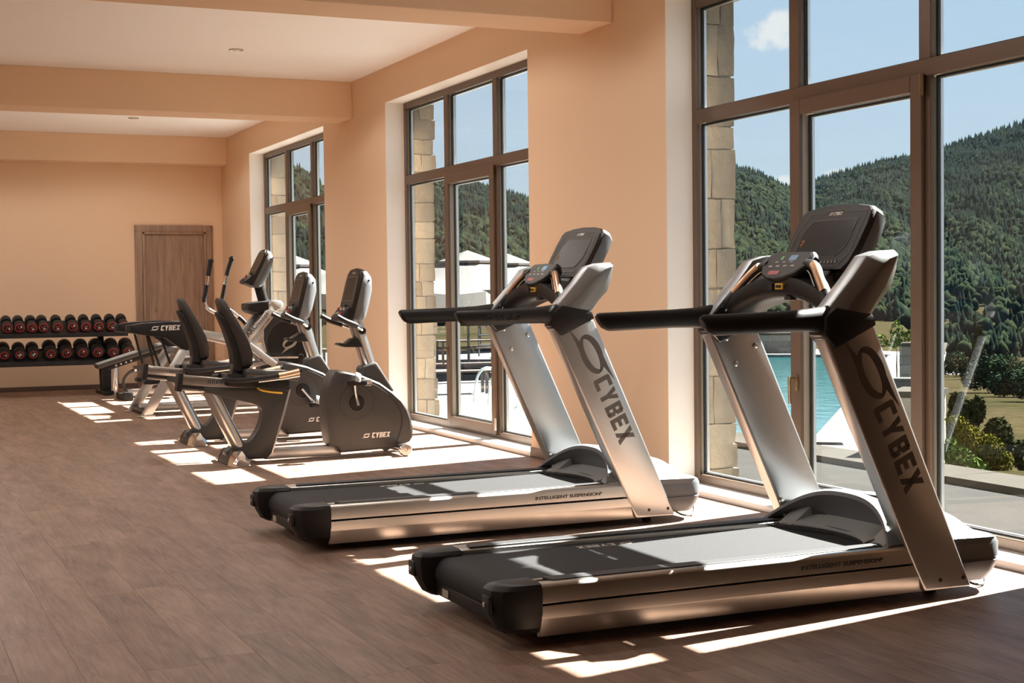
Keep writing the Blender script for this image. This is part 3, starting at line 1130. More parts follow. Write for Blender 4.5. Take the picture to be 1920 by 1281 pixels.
    box('port_socket', 0.328, 0.346, -0.050, -0.018, 1.220, 1.232, GASKET, br)
    box('jack_socket', 0.333, 0.350, 0.012, 0.045, 1.212, 1.238, GASKET, br)
    box('emergency_clip_slot', 0.345, 0.375, -0.095, -0.055, 1.172, 1.186, GASKET, br)
    # --- pulse grips rising from arms to the keypad pod
    for s in (-1, 1):
        pth = catmull([(0.335, s * 0.372, 1.128), (0.352, s * 0.325, 1.180), (0.378, s * 0.245, 1.255), (0.398, s * 0.185, 1.300), (0.402, s * 0.13, 1.312)], 5)
        n_ = len(pth)
        ra = [0.030 - 0.008 * min(1, k / (n_ * 0.4)) for k in range(n_)]
        g = tube('pulse_grip_arm', pth, ra, BLACKP, root, seg=14)
        pp = pth[6:16]
        tube('pulse_plate', [(p.x - 0.006, p.y, p.z + 0.008) for p in pp], 0.0185, COPPER, g, seg=14)
        bm = bmesh.new()
        add_tube(bm, [(p.x - 0.018, p.y - s * 0.018, p.z - 0.018) for p in pth[2:18]], 0.0035, 6)
        fin('chrome_trim', bm, CHROME, g)
    # --- keypad pod, face tilted to the runner
    pod = empty('keypad_pod', (0.398, 0, 1.302))
    pod.parent = root
    pod.rotation_euler = (0, R(-48), 0)
    outl = [(-0.072, 0.060), (-0.050, 0.118), (-0.010, 0.152), (0.045, 0.160), (0.066, 0.140), (0.070, 0.0)]
    outl = outl + [(x, -y) for x, y in outl[-2::-1]] + [(-0.080, 0.0)]
    bm = bmesh.new()
    secs = []
    for z, sc_ in ((-0.060, 0.62), (-0.040, 0.86), (-0.012, 1.0), (0.010, 1.0), (0.018, 0.955)):
        secs.append([(x * sc_, y * sc_, z) for x, y in outl])
    add_loft(bm, secs)
    fin('pod_body', bm, BLACKP, pod, smooth=40)
    bm = bmesh.new()
    add_prism(bm, [(x * 0.90, y * 0.90) for x, y in outl], 0.0175, 0.0195, 'z')
    kp = fin('keypad', bm, BEZEL, pod, smooth=0)
    rng = random.Random(3)
    def key(nm, x, y, a, b, m_):
        box(nm, x - a, x + a, y - b, y + b, 0.0193, 0.0206, m_, pod)
    key('stop_key', -0.045, 0.030, 0.010, 0.036, RED)
    key('start_key', 0.033, 0.040, 0.010, 0.008, GREEN)
    key('display_key', 0.033, -0.035, 0.014, 0.026, BLUEP)
    for k in range(4):
        key('key', -0.010, 0.085 - 0.05 * k, 0.004, 0.012, PRINTL)
    for k in range(3):
        key('key', 0.012, 0.06 - 0.05 * k, 0.003, 0.010, PRINTL)
    pod_knob = lathe('heart_rate_window', [(0.016, 0.0), (0.016, -0.006), (0.010, -0.008)], GASKET, pod, origin=(-0.078, 0.03, -0.018), axis='x', seg=14)
    # --- cup wells either side behind the pod
    for s in (-1, 1):
        lathe('cup_well', [(0.030, -0.085), (0.046, -0.07), (0.054, 0.0), (0.058, 0.010), (0.050, 0.010), (0.044, -0.04)], BLACKP, root, origin=(0.52, s * 0.225, 1.262), seg=20)
    # --- display console
    con = empty('display_console', (0.603, 0, 1.405))
    con.parent = root
    tilt = math.atan2(0.145, 0.263)
    con.rotation_euler = (0, tilt, 0)
    # local: y across, z up the face, -x towards the runner
    fo = [(-0.205, -0.150), (-0.232, -0.118), (-0.246, -0.04), (-0.248, 0.06), (-0.238, 0.128), (-0.215, 0.148), (-0.12, 0.163), (0.0, 0.168)]
    fo = fo + [(-y, z) for y, z in fo[-2::-1]]
    bm = bmesh.new()
    secs = []
    for x, sy, sz in ((-0.022, 0.965, 0.965), (-0.012, 0.997, 0.997), (-0.004, 1.0, 1.0)):
        secs.append([(x, y * sy, z * sz) for y, z in fo])
    add_loft(bm, secs)
    fin('console_bezel', bm, BEZEL, con, smooth=35)
    bm = bmesh.new()
    secs = []
    for x, sy, sz in ((-0.0035, 0.995, 0.995), (0.030, 1.0, 0.99), (0.062, 0.93, 0.90), (0.075, 0.80, 0.74)):
        secs.append([(x, y * sy, z * sz) for y, z in fo])
    add_loft(bm, secs)
    fin('console_shell', bm, GREYP, con, smooth=35)
    bm = bmesh.new()
    add_prism(bm, [(y * 0.955, z * 0.955) for y, z in fo], -0.0245, -0.0215, 'x')
    face = fin('console_face', bm, BEZEL, con, smooth=0)
    scr = [(-0.130, -0.085), (-0.172, -0.045), (-0.172, 0.085), (0.150, 0.085), (0.172, 0.060), (0.172, -0.045), (0.130, -0.085)]
    scr = [(-0.165, 0.088), (0.128, 0.088), (0.165, 0.028), (0.165, -0.086), (-0.118, -0.086), (-0.165, -0.035)]
    bm = bmesh.new()
    add_prism(bm, scr, -0.0256, -0.0243, 'x')
    fin('screen', bm, SCREEN, con, smooth=0)
    def outline(nm, pts, w=0.0016, m_=PRINTL):
        bm = bmesh.new()
        P_ = [(-0.0262, p[0], p[1]) for p in pts]
        for a, b in zip(P_, P_[1:] + P_[:1]):
            add_tube(bm, [a, b], w, 5)
        fin(nm, bm, m_, con)
    outline('screen_outline', scr, 0.0009)
    outline('face_outline', [(-0.205, 0.122), (-0.065, 0.122), (-0.052, 0.134), (0.060, 0.134), (0.073, 0.122), (0.165, 0.122), (0.210, 0.03), (0.210, -0.135), (-0.150, -0.135), (-0.205, -0.07)], 0.0008)
    ps, w = mark_polys()
    decal('console_lettering', ps, (-0.0248, 0.045, 0.110), (0, -1, 0), (0, 0, 1), 0.0155, PRINTW, con, 0.0006)
    for k in range(14):
        y = 0.165 - 0.0235 * k
        box('key', -0.0262, -0.0245, y - 0.0085, y + 0.0085, -0.117, -0.102, DGREYP, con)
        box('key_mark', -0.0266, -0.0260, y - 0.003, y + 0.003, -0.112, -0.108, PRINTL, con)
    # little orange running figure shown at the edge of the screen
    bm = bmesh.new()
    for a, b in (((0.140, 0.0), (0.134, -0.018)), ((0.134, -0.018), (0.142, -0.034)), ((0.134, -0.018), (0.150, -0.026)), ((0.139, -0.004), (0.128, -0.012)), ((0.139, -0.004), (0.150, -0.010))):
        add_tube(bm, [(-0.0262, a[0], a[1]), (-0.0262, b[0], b[1])], 0.0018, 5)
    fin('runner_icon', bm, ORANGE, con)
    # console neck onto the bridge
    prism('console_neck', [(0.44, 1.20), (0.60, 1.20), (0.66, 1.34), (0.58, 1.36), (0.50, 1.27)], -0.13, 0.13, BLACKP, root, bevel=0.012)
    # --- motor cover
    # lower nose with rounded front corners
    pl = []
    for cx, cy, a0 in ((1.075, -0.345, -90), (1.075, 0.345, 0)):
        for k in range(7):
            a = R(a0 + 15 * k)
            pl.append((cx + 0.070 * math.cos(a), cy + 0.075 * math.sin(a)))
    pl = [(0.66, -0.42)] + pl + [(0.66, 0.42)]
    secs = []
    for z, sc_, dx in ((0.045, 0.90, -0.03), (0.085, 0.965, -0.012), (0.128, 1.0, 0.0), (0.132, 0.985, -0.004), (0.138, 0.985, -0.004), (0.142, 1.0, 0.0), (0.196, 1.0, 0.0), (0.214, 0.985, -0.006), (0.222, 0.95, -0.018)):
        secs.append([(min(0.66, x) if x < 0.7 else x + dx, y * sc_, z) for x, y in pl])
    bm = bmesh.new()
    add_loft(bm, secs)
    fin('motor_nose', bm, GREYP, root, smooth=32)
    # arched hood
    secs = []
    NY = 24
    for k in range(NY + 1):
        t = -1 + 2 * k / NY
        y = 0.42 * t
        q = max(0.0, 1 - abs(t) ** 2.6)
        zr = 0.224 + 0.150 * q
        xr = 0.555 + 0.115 * q
        zf = 0.224 + 0.095 * (1 - abs(t) ** 3.5)
        zm = 0.224 + 0.138 * (1 - abs(t) ** 3.0)
        secs.append([(xr, y, zr - 0.018), (xr + 0.006, y, zr - 0.002), (xr + 0.03, y, zr + 0.006), (0.80, y, max(zm, 0.226) + 0.004), (0.97, y, max(zf, 0.2245)), (1.01, y, max(zf - 0.012, 0.223)), (1.09, y, 0.221), (1.06, y, 0.20), (0.75, y, 0.20), (xr + 0.05, y, min(zr - 0.03, 0.21 + 0.10 * q))])
    bm = bmesh.new()
    add_loft(bm, secs)
    hood = fin('motor_hood', bm, GREYP, root, smooth=38)
    # dark throat and light grey step plate under the arch
    secs = []
    for k in range(13):
        t = -1 + 2 * k / 12
        y = 0.33 * t
        q = 1 - abs(t) ** 2.6
        secs.append([(0.66 + 0.09 * q, y, 0.20), (0.655 + 0.085 * q, y, 0.222 + 0.115 * q), (0.80, y, 0.222 + 0.105 * q), (0.80, y, 0.20)])
    bm = bmesh.new()
    add_loft(bm, secs)
    fin('hood_throat', bm, DGREYP, root, smooth=45)
    secs = []
    for k in range(13):
        t = -1 + 2 * k / 12
        y = 0.02 + 0.29 * t
        q = 1 - abs(t) ** 2.2
        xe = 0.565 + 0.09 * q
        secs.append([(xe, y, 0.203), (xe, y, 0.216), (xe + 0.014, y, 0.222), (0.70 + 0.05 * q, y, 0.245 + 0.018 * q), (0.76, y, 0.235), (0.76, y, 0.203)])
    bm = bmesh.new()
    add_loft(bm, secs)
    fin('step_plate', bm, LGREYP, root, smooth=35)
    bm = bmesh.new()
    add_prism(bm, [(0.555, -0.30), (0.60, -0.335), (0.70, -0.335), (0.70, 0.335), (0.60, 0.335), (0.52, 0.335), (0.55, 0.20), (0.62, 0.0), (0.60, -0.18)], 0.198, 0.209, 'z')
    fin('throat_seal', bm, BLACKR, root, smooth=0)
    for s in (-1, 1):
        w_ = [(0.575, 0.206), (0.60, 0.216), (0.700, 0.290), (0.745, 0.300), (0.76, 0.206)]
        prism('hood_wing', w_, s * 0.255, s * 0.350, LGREYP, root, bevel=0.010, seg=2)
    # badge on the hood
    bm = bmesh.new()
    add_prism(bm, [(0.745 + 0.030 * math.cos(2 * PI * k / 24), -0.10 + 0.062 * math.sin(2 * PI * k / 24)) for k in range(24)], 0.3755, 0.3775, 'z')
    bd = fin('badge', bm, PRINTW, hood, smooth=0)
    bm = bmesh.new()
    add_prism(bm, [(0.745 + 0.023 * math.cos(2 * PI * k / 24), -0.10 + 0.054 * math.sin(2 * PI * k / 24)) for k in range(24)], 0.3770, 0.3782, 'z')
    fin('badge_field', bm, GREYP, hood, smooth=0)
    decal('badge_lettering', mark_polys(swirl=False)[0], (0.738, -0.062, 0.3782), (0, -1, 0), (1, 0, 0), 0.0185, PRINTW, hood, 0.0004)
    # lettering on the near side rail
    for s in (-1, 1):
        if s < 0:
            text_obj('rail_lettering', 'INTELLIGENT SUSPENSION\u00b3', (0.150, -0.4325, 0.172), (1, 0, 0), (0, 0, 1), 0.0225, PRINTK, root, xs=1.36, offset=0.022)
        else:
            text_obj('rail_lettering', 'INTELLIGENT SUSPENSION\u00b3', (0.555, 0.4325, 0.172), (-1, 0, 0), (0, 0, 1), 0.0225, PRINTK, root, xs=1.36, offset=0.022)
    # power cord looping out under the nose
    tube('power_cord', catmull([(1.0, -0.30, 0.055), (1.06, -0.33, 0.018), (1.13, -0.31, 0.010), (1.175, -0.26, 0.03), (1.172, -0.23, 0.08), (1.13, -0.22, 0.10)], 6), 0.0045, BLACKR, root, seg=8)
    return root

t1 = build_treadmill()
t1.location = (3.0, 4.87, 0)
tag(t1, 'silver treadmill whose display stands before the pool view, black handrails', 'treadmill', 'treadmills by the windows')
t2 = copy_tree(t1)
t2.location = (2.90, 6.98, 0)
tag(t2, 'silver treadmill in front of the wall pier, next to the recumbent bikes', 'treadmill', 'treadmills by the windows')
for c in kids(t2):
    if c.name.startswith('handrail') and c.data.vertices[0].co.y < 0:
        ps, w = mark_polys()
        decal('embossed_lettering', ps, (-0.115, -0.4352, 1.074), (1, 0, 0.012), (0, 0, 1), 0.034, GASKET, c, 0.0015)

# ------------------------------------------------------------------ console shared by the cardio machines
def small_console(parent, loc, tilt, scale=1.0, buttons=True):
    """tall rounded display with grey back shell; local -x faces the user"""
    con = empty('display_console', loc)
    con.parent = parent
    con.rotation_euler = (0, tilt, 0)
    con.scale = (scale,) * 3
    fo = [(-0.120, -0.205), (-0.150, -0.165), (-0.160, -0.06), (-0.160, 0.10), (-0.148, 0.165), (-0.105, 0.198), (0.0, 0.208)]
    fo = fo + [(-y, z) for y, z in fo[-2::-1]]
    bm = bmesh.new()
    secs = []
    for x, sy, sz, dz in ((-0.030, 0.95, 0.965, 0.0), (-0.018, 0.998, 0.998, 0), (-0.004, 1.0, 1.0, 0)):
        secs.append([(x, y * sy, z * sz + dz) for y, z in fo])
    add_loft(bm, secs)
    fin('console_bezel', bm, BEZEL, con, smooth=40)
    bm = bmesh.new()
    secs = []
    for x, sy, sz, dz in ((-0.0035, 0.995, 0.995, 0), (0.030, 1.0, 0.985, -0.004), (0.075, 0.86, 0.87, -0.012), (0.105, 0.58, 0.60, -0.03), (0.115, 0.3, 0.3, -0.04)):
        secs.append([(x, y * sy, z * sz + dz) for y, z in fo])
    add_loft(bm, secs)
    fin('console_shell', bm, GREYP, con, smooth=40)
    bm = bmesh.new()
    add_prism(bm, [(y * 0.93, z * 0.945) for y, z in fo], -0.034, -0.028, 'x')
    fin('console_face', bm, BEZEL, con, smooth=0)
    box('screen', -0.0352, -0.0338, -0.118, 0.118, -0.050, 0.135, SCREEN, con)
    bm = bmesh.new()
    pts = [(-0.118, -0.05), (0.118, -0.05), (0.118, 0.135), (-0.118, 0.135)]
    for a, b in zip(pts, pts[1:] + pts[:1]):
        add_tube(bm, [(-0.0354, a[0], a[1]), (-0.0354, b[0], b[1])], 0.0010, 5)
    fin('screen_outline', bm, PRINTL, con)
    decal('lettering', mark_polys()[0], (-0.0345, 0.038, 0.158), (0, -1, 0), (0, 0, 1), 0.014, PRINTL, con, 0.0005)
    for k in range(6):
        box('key', -0.0354, -0.034, 0.095 - 0.038 * k - 0.012, 0.095 - 0.038 * k + 0.012, -0.082, -0.066, DGREYP, con)
    # keypad wedge sticking out at the bottom
    wpts = [(-0.030, -0.09), (-0.055, -0.105), (-0.095, -0.190), (-0.085, -0.215), (0.0, -0.205)]
    prism('keypad_wedge', wpts, -0.125, 0.125, BLACKP, con, bevel=0.010)
    for k in range(3):
        for j in range(2):
            c = Vector((-0.064 - 0.018 * j, 0.07 - 0.07 * k, -0.118 - 0.036 * j))
            box('key', c.x - 0.008, c.x + 0.001, c.y - 0.014, c.y + 0.014, c.z - 0.010, c.z + 0.010, PRINTL if (k + j) % 3 else RED, con)
    # reading rack clip and shell screw
    box('rack_clip', -0.050, -0.030, -0.012, 0.012, -0.105, -0.078, BLACKP, con, bevel=0.003)
    lathe('shell_screw', [(0.008, 0), (0.008, -0.004), (0.004, -0.005)], GASKET, con, origin=(0.045, -0.146, 0.125), axis='y', seg=10)
    return con

# ------------------------------------------------------------------ recumbent bike (local origin: x = 3.0 in the room for the first one)
def build_bike():
    root = empty('recumbent_bike', (0, 0, 0))
    # flywheel housing
    o1 = [(0.093, 0.43), (0.111, 0.52), (0.137, 0.600), (0.170, 0.650), (0.227, 0.646), (0.368, 0.612), (0.511, 0.55), (0.613, 0.477), (0.690, 0.405), (0.735, 0.335), (0.762, 0.26), (0.774, 0.177), (0.768, 0.125), (0.745, 0.092), (0.62, 0.050), (0.203, 0.038), (0.190, 0.060), (0.177, 0.084), (0.135, 0.088), (0.117, 0.107), (0.098, 0.25)]
    c = Vector((0.42, 0.32))
    secs = []
    for y, sc_ in ((-0.105, 0.94), (-0.096, 0.985), (-0.07, 1.0), (0.07, 1.0), (0.096, 0.985), (0.105, 0.94)):
        secs.append([(c.x + (p[0] - c.x) * sc_, y, c.y + (p[1] - c.y) * sc_) for p in o1])
    bm = bmesh.new()
    add_loft(bm, secs)
    hs = fin('flywheel_housing', bm, DGREYP, root, smooth=32)
    for s in (-1, 1):
        seam = catmull([(0.30, s * 0.1045, 0.595), (0.46, s * 0.1055, 0.535), (0.585, s * 0.1055, 0.445), (0.655, s * 0.1055, 0.36), (0.680, s * 0.1055, 0.27), (0.665, s * 0.1055, 0.175), (0.625, s * 0.1055, 0.08)], 6)
        tube('housing_seam', seam, 0.0035, GASKET, hs, seg=6)
        lathe('crank_disc', [(0.130, s * 0.100), (0.126, s * 0.110), (0.06, s * 0.114), (0.054, s * 0.108)], DGREYP, hs, origin=(0.324, 0, 0.408), axis='y', seg=36, smooth=25)
        lathe('crank_hub', [(0.052, s * 0.108), (0.052, s * 0.118), (0.018, s * 0.120)], BLACKP, hs, origin=(0.324, 0, 0.408), axis='y', seg=24)
        for x, z in ((0.165, 0.118), (0.745, 0.20)):
            lathe('screw', [(0.007, s * 0.098), (0.007, s * 0.104), (0.003, s * 0.105)], GASKET, hs, origin=(x, 0, z), axis='y', seg=10)
    decal('lettering', mark_polys()[0], (0.362, -0.1052, 0.138), (1, 0, 0.012), (0, 0, 1), 0.0385, PRINTW, hs)
    # neck, post
    prism('neck_shroud', [(0.372, 0.60), (0.383, 0.668), (0.440, 0.690), (0.498, 0.705), (0.640, 0.478), (0.56, 0.47), (0.46, 0.52)], -0.075, 0.075, DGREYP, root, bevel=0.018, seg=3)
    tube('post', [(0.47, 0, 0.64), (0.36, 0, 0.985)], 0.052, STEEL, root, seg=20)
    # bottle holder
    bh = prism('bottle_holder', [(0.365, 0.875), (0.325, 0.885), (0.265, 0.838), (0.225, 0.852), (0.206, 0.838), (0.262, 0.818), (0.400, 0.815)], -0.055, 0.055, BLACKP, root, bevel=0.004)
    small_console(root, (0.345, 0, 1.200), 0.25, 1.0)
    # handlebars
    for s in (-1, 1):
        path = catmull([(0.395, s * 0.045, 0.935), (0.365, s * 0.11, 0.955), (0.30, s * 0.175, 0.985), (0.22, s * 0.20, 1.015), (0.155, s * 0.20, 1.050)], 5)
        hb = tube('handlebar', path, 0.016, CHROME, root, seg=12)
        tube('bar_grip', path[9:], 0.020, BLACKR, hb, seg=12)
        add = [(0.375, s * 0.052, 0.925), (0.405, s * 0.052, 0.945)]
        lathe('bar_collar', [(0.026, s * 0.045), (0.026, s * 0.075)], BLACKP, hb, origin=(0.392, 0, 0.937), axis='y', seg=14)
    # cranks and pedals
    for s, ang in ((-1, 100), (1, 280)):
        a = R(ang)
        d = Vector((math.cos(a), 0, math.sin(a)))
        p0 = Vector((0.324, s * 0.125, 0.408))
        p1 = p0 + d * 0.155 + Vector((0, s * 0.02, 0))
        cr = tube('crank_arm', [p0 - d * 0.02, p0 + d * 0.07, p1 + d * 0.012], [0.026, 0.018, 0.019], CHROME, root, seg=10, ry=[0.014, 0.012, 0.013])
        bm = bmesh.new()
        add_tube(bm, [p1, p1 + Vector((0, s * 0.11, 0))], 0.008, 8)
        fin('pedal_spindle', bm, STEEL, cr)
        px, py, pz = p1
        ya, yb = sorted((py + s * 0.02, py + s * 0.115))
        pd = box('pedal', px - 0.062, px + 0.062, ya, yb, pz - 0.018, pz + 0.018, BLACKP, root, bevel=0.005)
        box('pedal_weight', px + 0.045, px + 0.10, ya + 0.008, yb - 0.008, pz - 0.023, pz + 0.023, STEEL, pd, bevel=0.006)
        st = catmull([(px - 0.01, ya, pz + 0.01), (px + 0.0, ya + 0.01, pz + 0.055), (px + 0.01, (ya + yb) / 2, pz + 0.070), (px + 0.02, yb - 0.01, pz + 0.055), (px + 0.02, yb, pz + 0.01)], 4)
        tube('pedal_strap', st, 0.004, LGREYP, pd, seg=8, ry=0.022)
    # base rail
    box('base_rail', -0.36, 0.22, -0.045, 0.045, 0.018, 0.092, SILVER, root, bevel=0.006)
    # front stabiliser with transport wheels
    tube('front_axle_bar', [(0.66, -0.20, 0.055), (0.66, 0.20, 0.055)], 0.030, STEEL, root, seg=18)
    for s in (-1, 1):
        lathe('transport_wheel', [(0.020, s * 0.20), (0.048, s * 0.205), (0.050, s * 0.235), (0.042, s * 0.242), (0.014, s * 0.244), (0.010, s * 0.238)], STEEL, root, origin=(0.66, 0, 0.050), axis='y', seg=28)
    # rear foot
    secs = []
    for y, w_, h in ((-0.285, 0.050, 0.050), (-0.275, 0.062, 0.070), (-0.15, 0.070, 0.098), (0.0, 0.075, 0.115), (0.15, 0.070, 0.098), (0.275, 0.062, 0.070), (0.285, 0.050, 0.050)):
        secs.append([(-0.585 - w_, y, 0.006), (-0.585 - w_ * 0.8, y, h * 0.55), (-0.585 - w_ * 0.35, y, h), (-0.585 + w_ * 0.45, y, h), (-0.585 + w_, y, h * 0.5), (-0.585 + w_, y, 0.006)])
    bm = bmesh.new()
    add_loft(bm, secs)
    rf = fin('rear_foot', bm, BLACKP, root, smooth=35)
    for s in (-1, 1):
        secs = []
        for y, w_, h in ((s * 0.16, 0.074, 0.10), (s * 0.27, 0.066, 0.078), (s * 0.292, 0.050, 0.052)):
            secs.append([(-0.585 - w_, y, 0.003), (-0.585 - w_ * 0.8, y, h * 0.55), (-0.585 - w_ * 0.35, y, h), (-0.585 + w_ * 0.45, y, h), (-0.585 + w_, y, h * 0.5), (-0.585 + w_, y, 0.003)])
        bm = bmesh.new()
        add_loft(bm, secs)
        fin('foot_cover', bm, CHROME, rf, smooth=25)
    # C-shaped frame from the foot to the seat beam
    outer = [(-0.64, 0.03), (-0.645, 0.085), (-0.60, 0.125), (-0.53, 0.118)]
    inner = [(p[0], p[1]) for p in catmull([(-0.53, 0.118, 0), (-0.455, 0.170, 0), (-0.400, 0.250, 0), (-0.373, 0.340, 0), (-0.385, 0.395, 0), (-0.430, 0.425, 0), (-0.54, 0.455, 0), (-0.70, 0.500, 0)], 4)][1:]
    top = [(-0.79, 0.525), (-0.79, 0.56), (-0.17, 0.520), (-0.168, 0.500), (-0.215, 0.35), (-0.311, 0.061), (-0.347, 0.024)]
    prism('c_frame', outer + inner + top, -0.058, 0.058, DGREYP, root, bevel=0.008, seg=2)
    prism('frame_edge', [(-0.172, 0.525), (-0.160, 0.520), (-0.205, 0.35), (-0.303, 0.062), (-0.312, 0.062)], -0.060, 0.060, STEEL, root)
    tube('rear_post', [(-0.535, 0, 0.10), (-0.745, 0, 0.535)], 0.052, STEEL, root, seg=20)
    # seat beam
    def rot(px, pz, a=-0.118, ox=-0.96, oz=0.61):
        return (ox + (px - ox) * math.cos(a) - (pz - oz) * math.sin(a), oz + (px - ox) * math.sin(a) + (pz - oz) * math.cos(a))
    for nm, z0, z1, hw, m_ in (('seat_beam', 0.585, 0.655, 0.045, STEEL), ('seat_beam_slot', 0.562, 0.588, 0.048, BLACKP), ('seat_beam_lower', 0.545, 0.565, 0.042, STEEL)):
        prism(nm, [rot(-0.945, z0), rot(-0.20, z0), rot(-0.20, z1), rot(-0.945, z1)], -hw, hw, m_, root, bevel=0.004)
    prism('beam_end_cap', [rot(-0.975, 0.535), rot(-0.940, 0.535), rot(-0.940, 0.668), rot(-0.975, 0.668)], -0.054, 0.054, BLACKP, root, bevel=0.006)
    for k in range(9):
        p = rot(-0.76 + 0.015 * k, 0.622)
        box('stop_notch', p[0] - 0.003, p[0] + 0.003, -0.047, -0.044, p[1] - 0.012, p[1] + 0.012, GASKET, root)
    # carriage, seat cushion, back
    prism('seat_carriage', [(-0.64, 0.565), (-0.18, 0.510), (-0.18, 0.600), (-0.40, 0.640), (-0.64, 0.655)], -0.11, 0.11, BLACKP, root, bevel=0.012)
    secs = []
    for t in range(9):
        u = t / 8
        x = -0.52 + 0.40 * u
        zt = 0.690 + 0.02 * u - 0.03 * math.sin(PI * u) - 0.06 * u ** 4
        hw = 0.205 - 0.03 * u
        secs.append([(x, -hw, zt - 0.03), (x, -hw * 0.9, zt), (x, 0, zt - 0.015), (x, hw * 0.9, zt), (x, hw, zt - 0.03), (x, hw * 0.8, zt - 0.07), (x, -hw * 0.8, zt - 0.07)])
    bm = bmesh.new()
    add_loft(bm, secs)
    fin('seat_cushion', bm, LEATHER, root, bevel=0.006, smooth=50)
    secs = []
    for u, x, hw, th in ((0.0, -0.505, 0.12, 0.05), (0.05, -0.508, 0.155, 0.075), (0.2, -0.515, 0.180, 0.085), (0.40, -0.545, 0.178, 0.080), (0.62, -0.590, 0.155, 0.072), (0.82, -0.635, 0.125, 0.064), (0.95, -0.660, 0.100, 0.050), (1.0, -0.668, 0.060, 0.02)):
        z = 0.690 + 0.505 * u
        ring = []
        for k in range(14):
            a = 2 * PI * k / 14
            cx, cy = math.cos(a), math.sin(a)
            ex = math.copysign(abs(cx) ** 0.7, cx) * th * 0.5
            ey = math.copysign(abs(cy) ** 0.6, cy) * hw
            bend = 0.035 * (abs(ey) / 0.18) ** 2
            ring.append((x + ex + bend, ey, z))
        secs.append(ring)
    bm = bmesh.new()
    add_loft(bm, secs)
    sb = fin('seat_back', bm, LEATHER, root, smooth=60)
    secs = []
    for u, x, hw in ((0.02, -0.545, 0.10), (0.3, -0.560, 0.105), (0.6, -0.612, 0.090), (0.78, -0.656, 0.075), (0.82, -0.664, 0.04)):
        z = 0.66 + 0.53 * u
        secs.append([(x - 0.028, -hw * 0.7, z), (x - 0.015, -hw, z), (x + 0.02, -hw, z), (x + 0.02, hw, z), (x - 0.015, hw, z), (x - 0.028, hw * 0.7, z)])
    bm = bmesh.new()
    add_loft(bm, secs)
    fin('back_shell', bm, BLACKP, sb, bevel=0.006, smooth=45)
    prism('back_bracket', [(-0.60, 0.60), (-0.44, 0.60), (-0.50, 0.76), (-0.57, 0.76)], -0.045, 0.045, DGREYP, root, bevel=0.008)
    # side grips curving forward from the carriage
    for s in (-1, 1):
        path = catmull([(-0.64, s * 0.10, 0.625), (-0.66, s * 0.19, 0.622), (-0.60, s * 0.245, 0.612), (-0.45, s * 0.26, 0.620), (-0.27, s * 0.26, 0.640), (-0.135, s * 0.26, 0.665)], 5)
        g = tube('side_grip', path, [0.022] * 6 + [0.020] * (len(path) - 6), BLACKR, root, seg=12)
        tube('pulse_sleeve', path[19:25], 0.0215, COPPER, g, seg=12)
        tube('lower_bar', [(-0.45, s * 0.26, 0.600), (-0.27, s * 0.26, 0.616), (-0.15, s * 0.26, 0.632)], 0.010, CHROME, g, seg=10)
    tube('seat_lever', catmull([(-0.42, -0.115, 0.545), (-0.40, -0.150, 0.530), (-0.33, -0.155, 0.515), (-0.25, -0.155, 0.505)], 5), 0.008, YELLOW, root, seg=10)
    return root

b1 = build_bike()
b1.location = (3.0, 10.36, 0)
tag(b1, 'grey recumbent exercise bike standing next to the treadmills, pedal raised', 'exercise bike', 'recumbent bikes')
b2 = copy_tree(b1)
b2.location = (3.03, 11.91, 0)
tag(b2, 'grey recumbent exercise bike standing between another bike and the elliptical trainer', 'exercise bike', 'recumbent bikes')
# the second bike's cranks stand a quarter turn on
for c in kids(b2):
    nm = c.name.split('.')[0]
    if nm in ('crank_arm', 'pedal'):
        me = c.data.copy()
        c.data = me
        piv = Vector((0.324, 0, 0.408))
        Mx = Matrix.Translation(piv) @ Matrix.Rotation(R(150), 4, 'Y') @ Matrix.Translation(-piv)
        if nm == 'crank_arm':
            me.transform(Mx)
            for g in kids(c):
                g.data = g.data.copy()
                g.data.transform(Mx)
        else:
            cen = sum((v.co for v in me.vertices), Vector()) / len(me.vertices)
            dlt = Mx @ Vector((cen.x, cen.y, cen.z)) - cen
            me.transform(Matrix.Translation(dlt))
            for g in kids(c):
                g.data = g.data.copy()
                g.data.transform(Matrix.Translation(dlt))

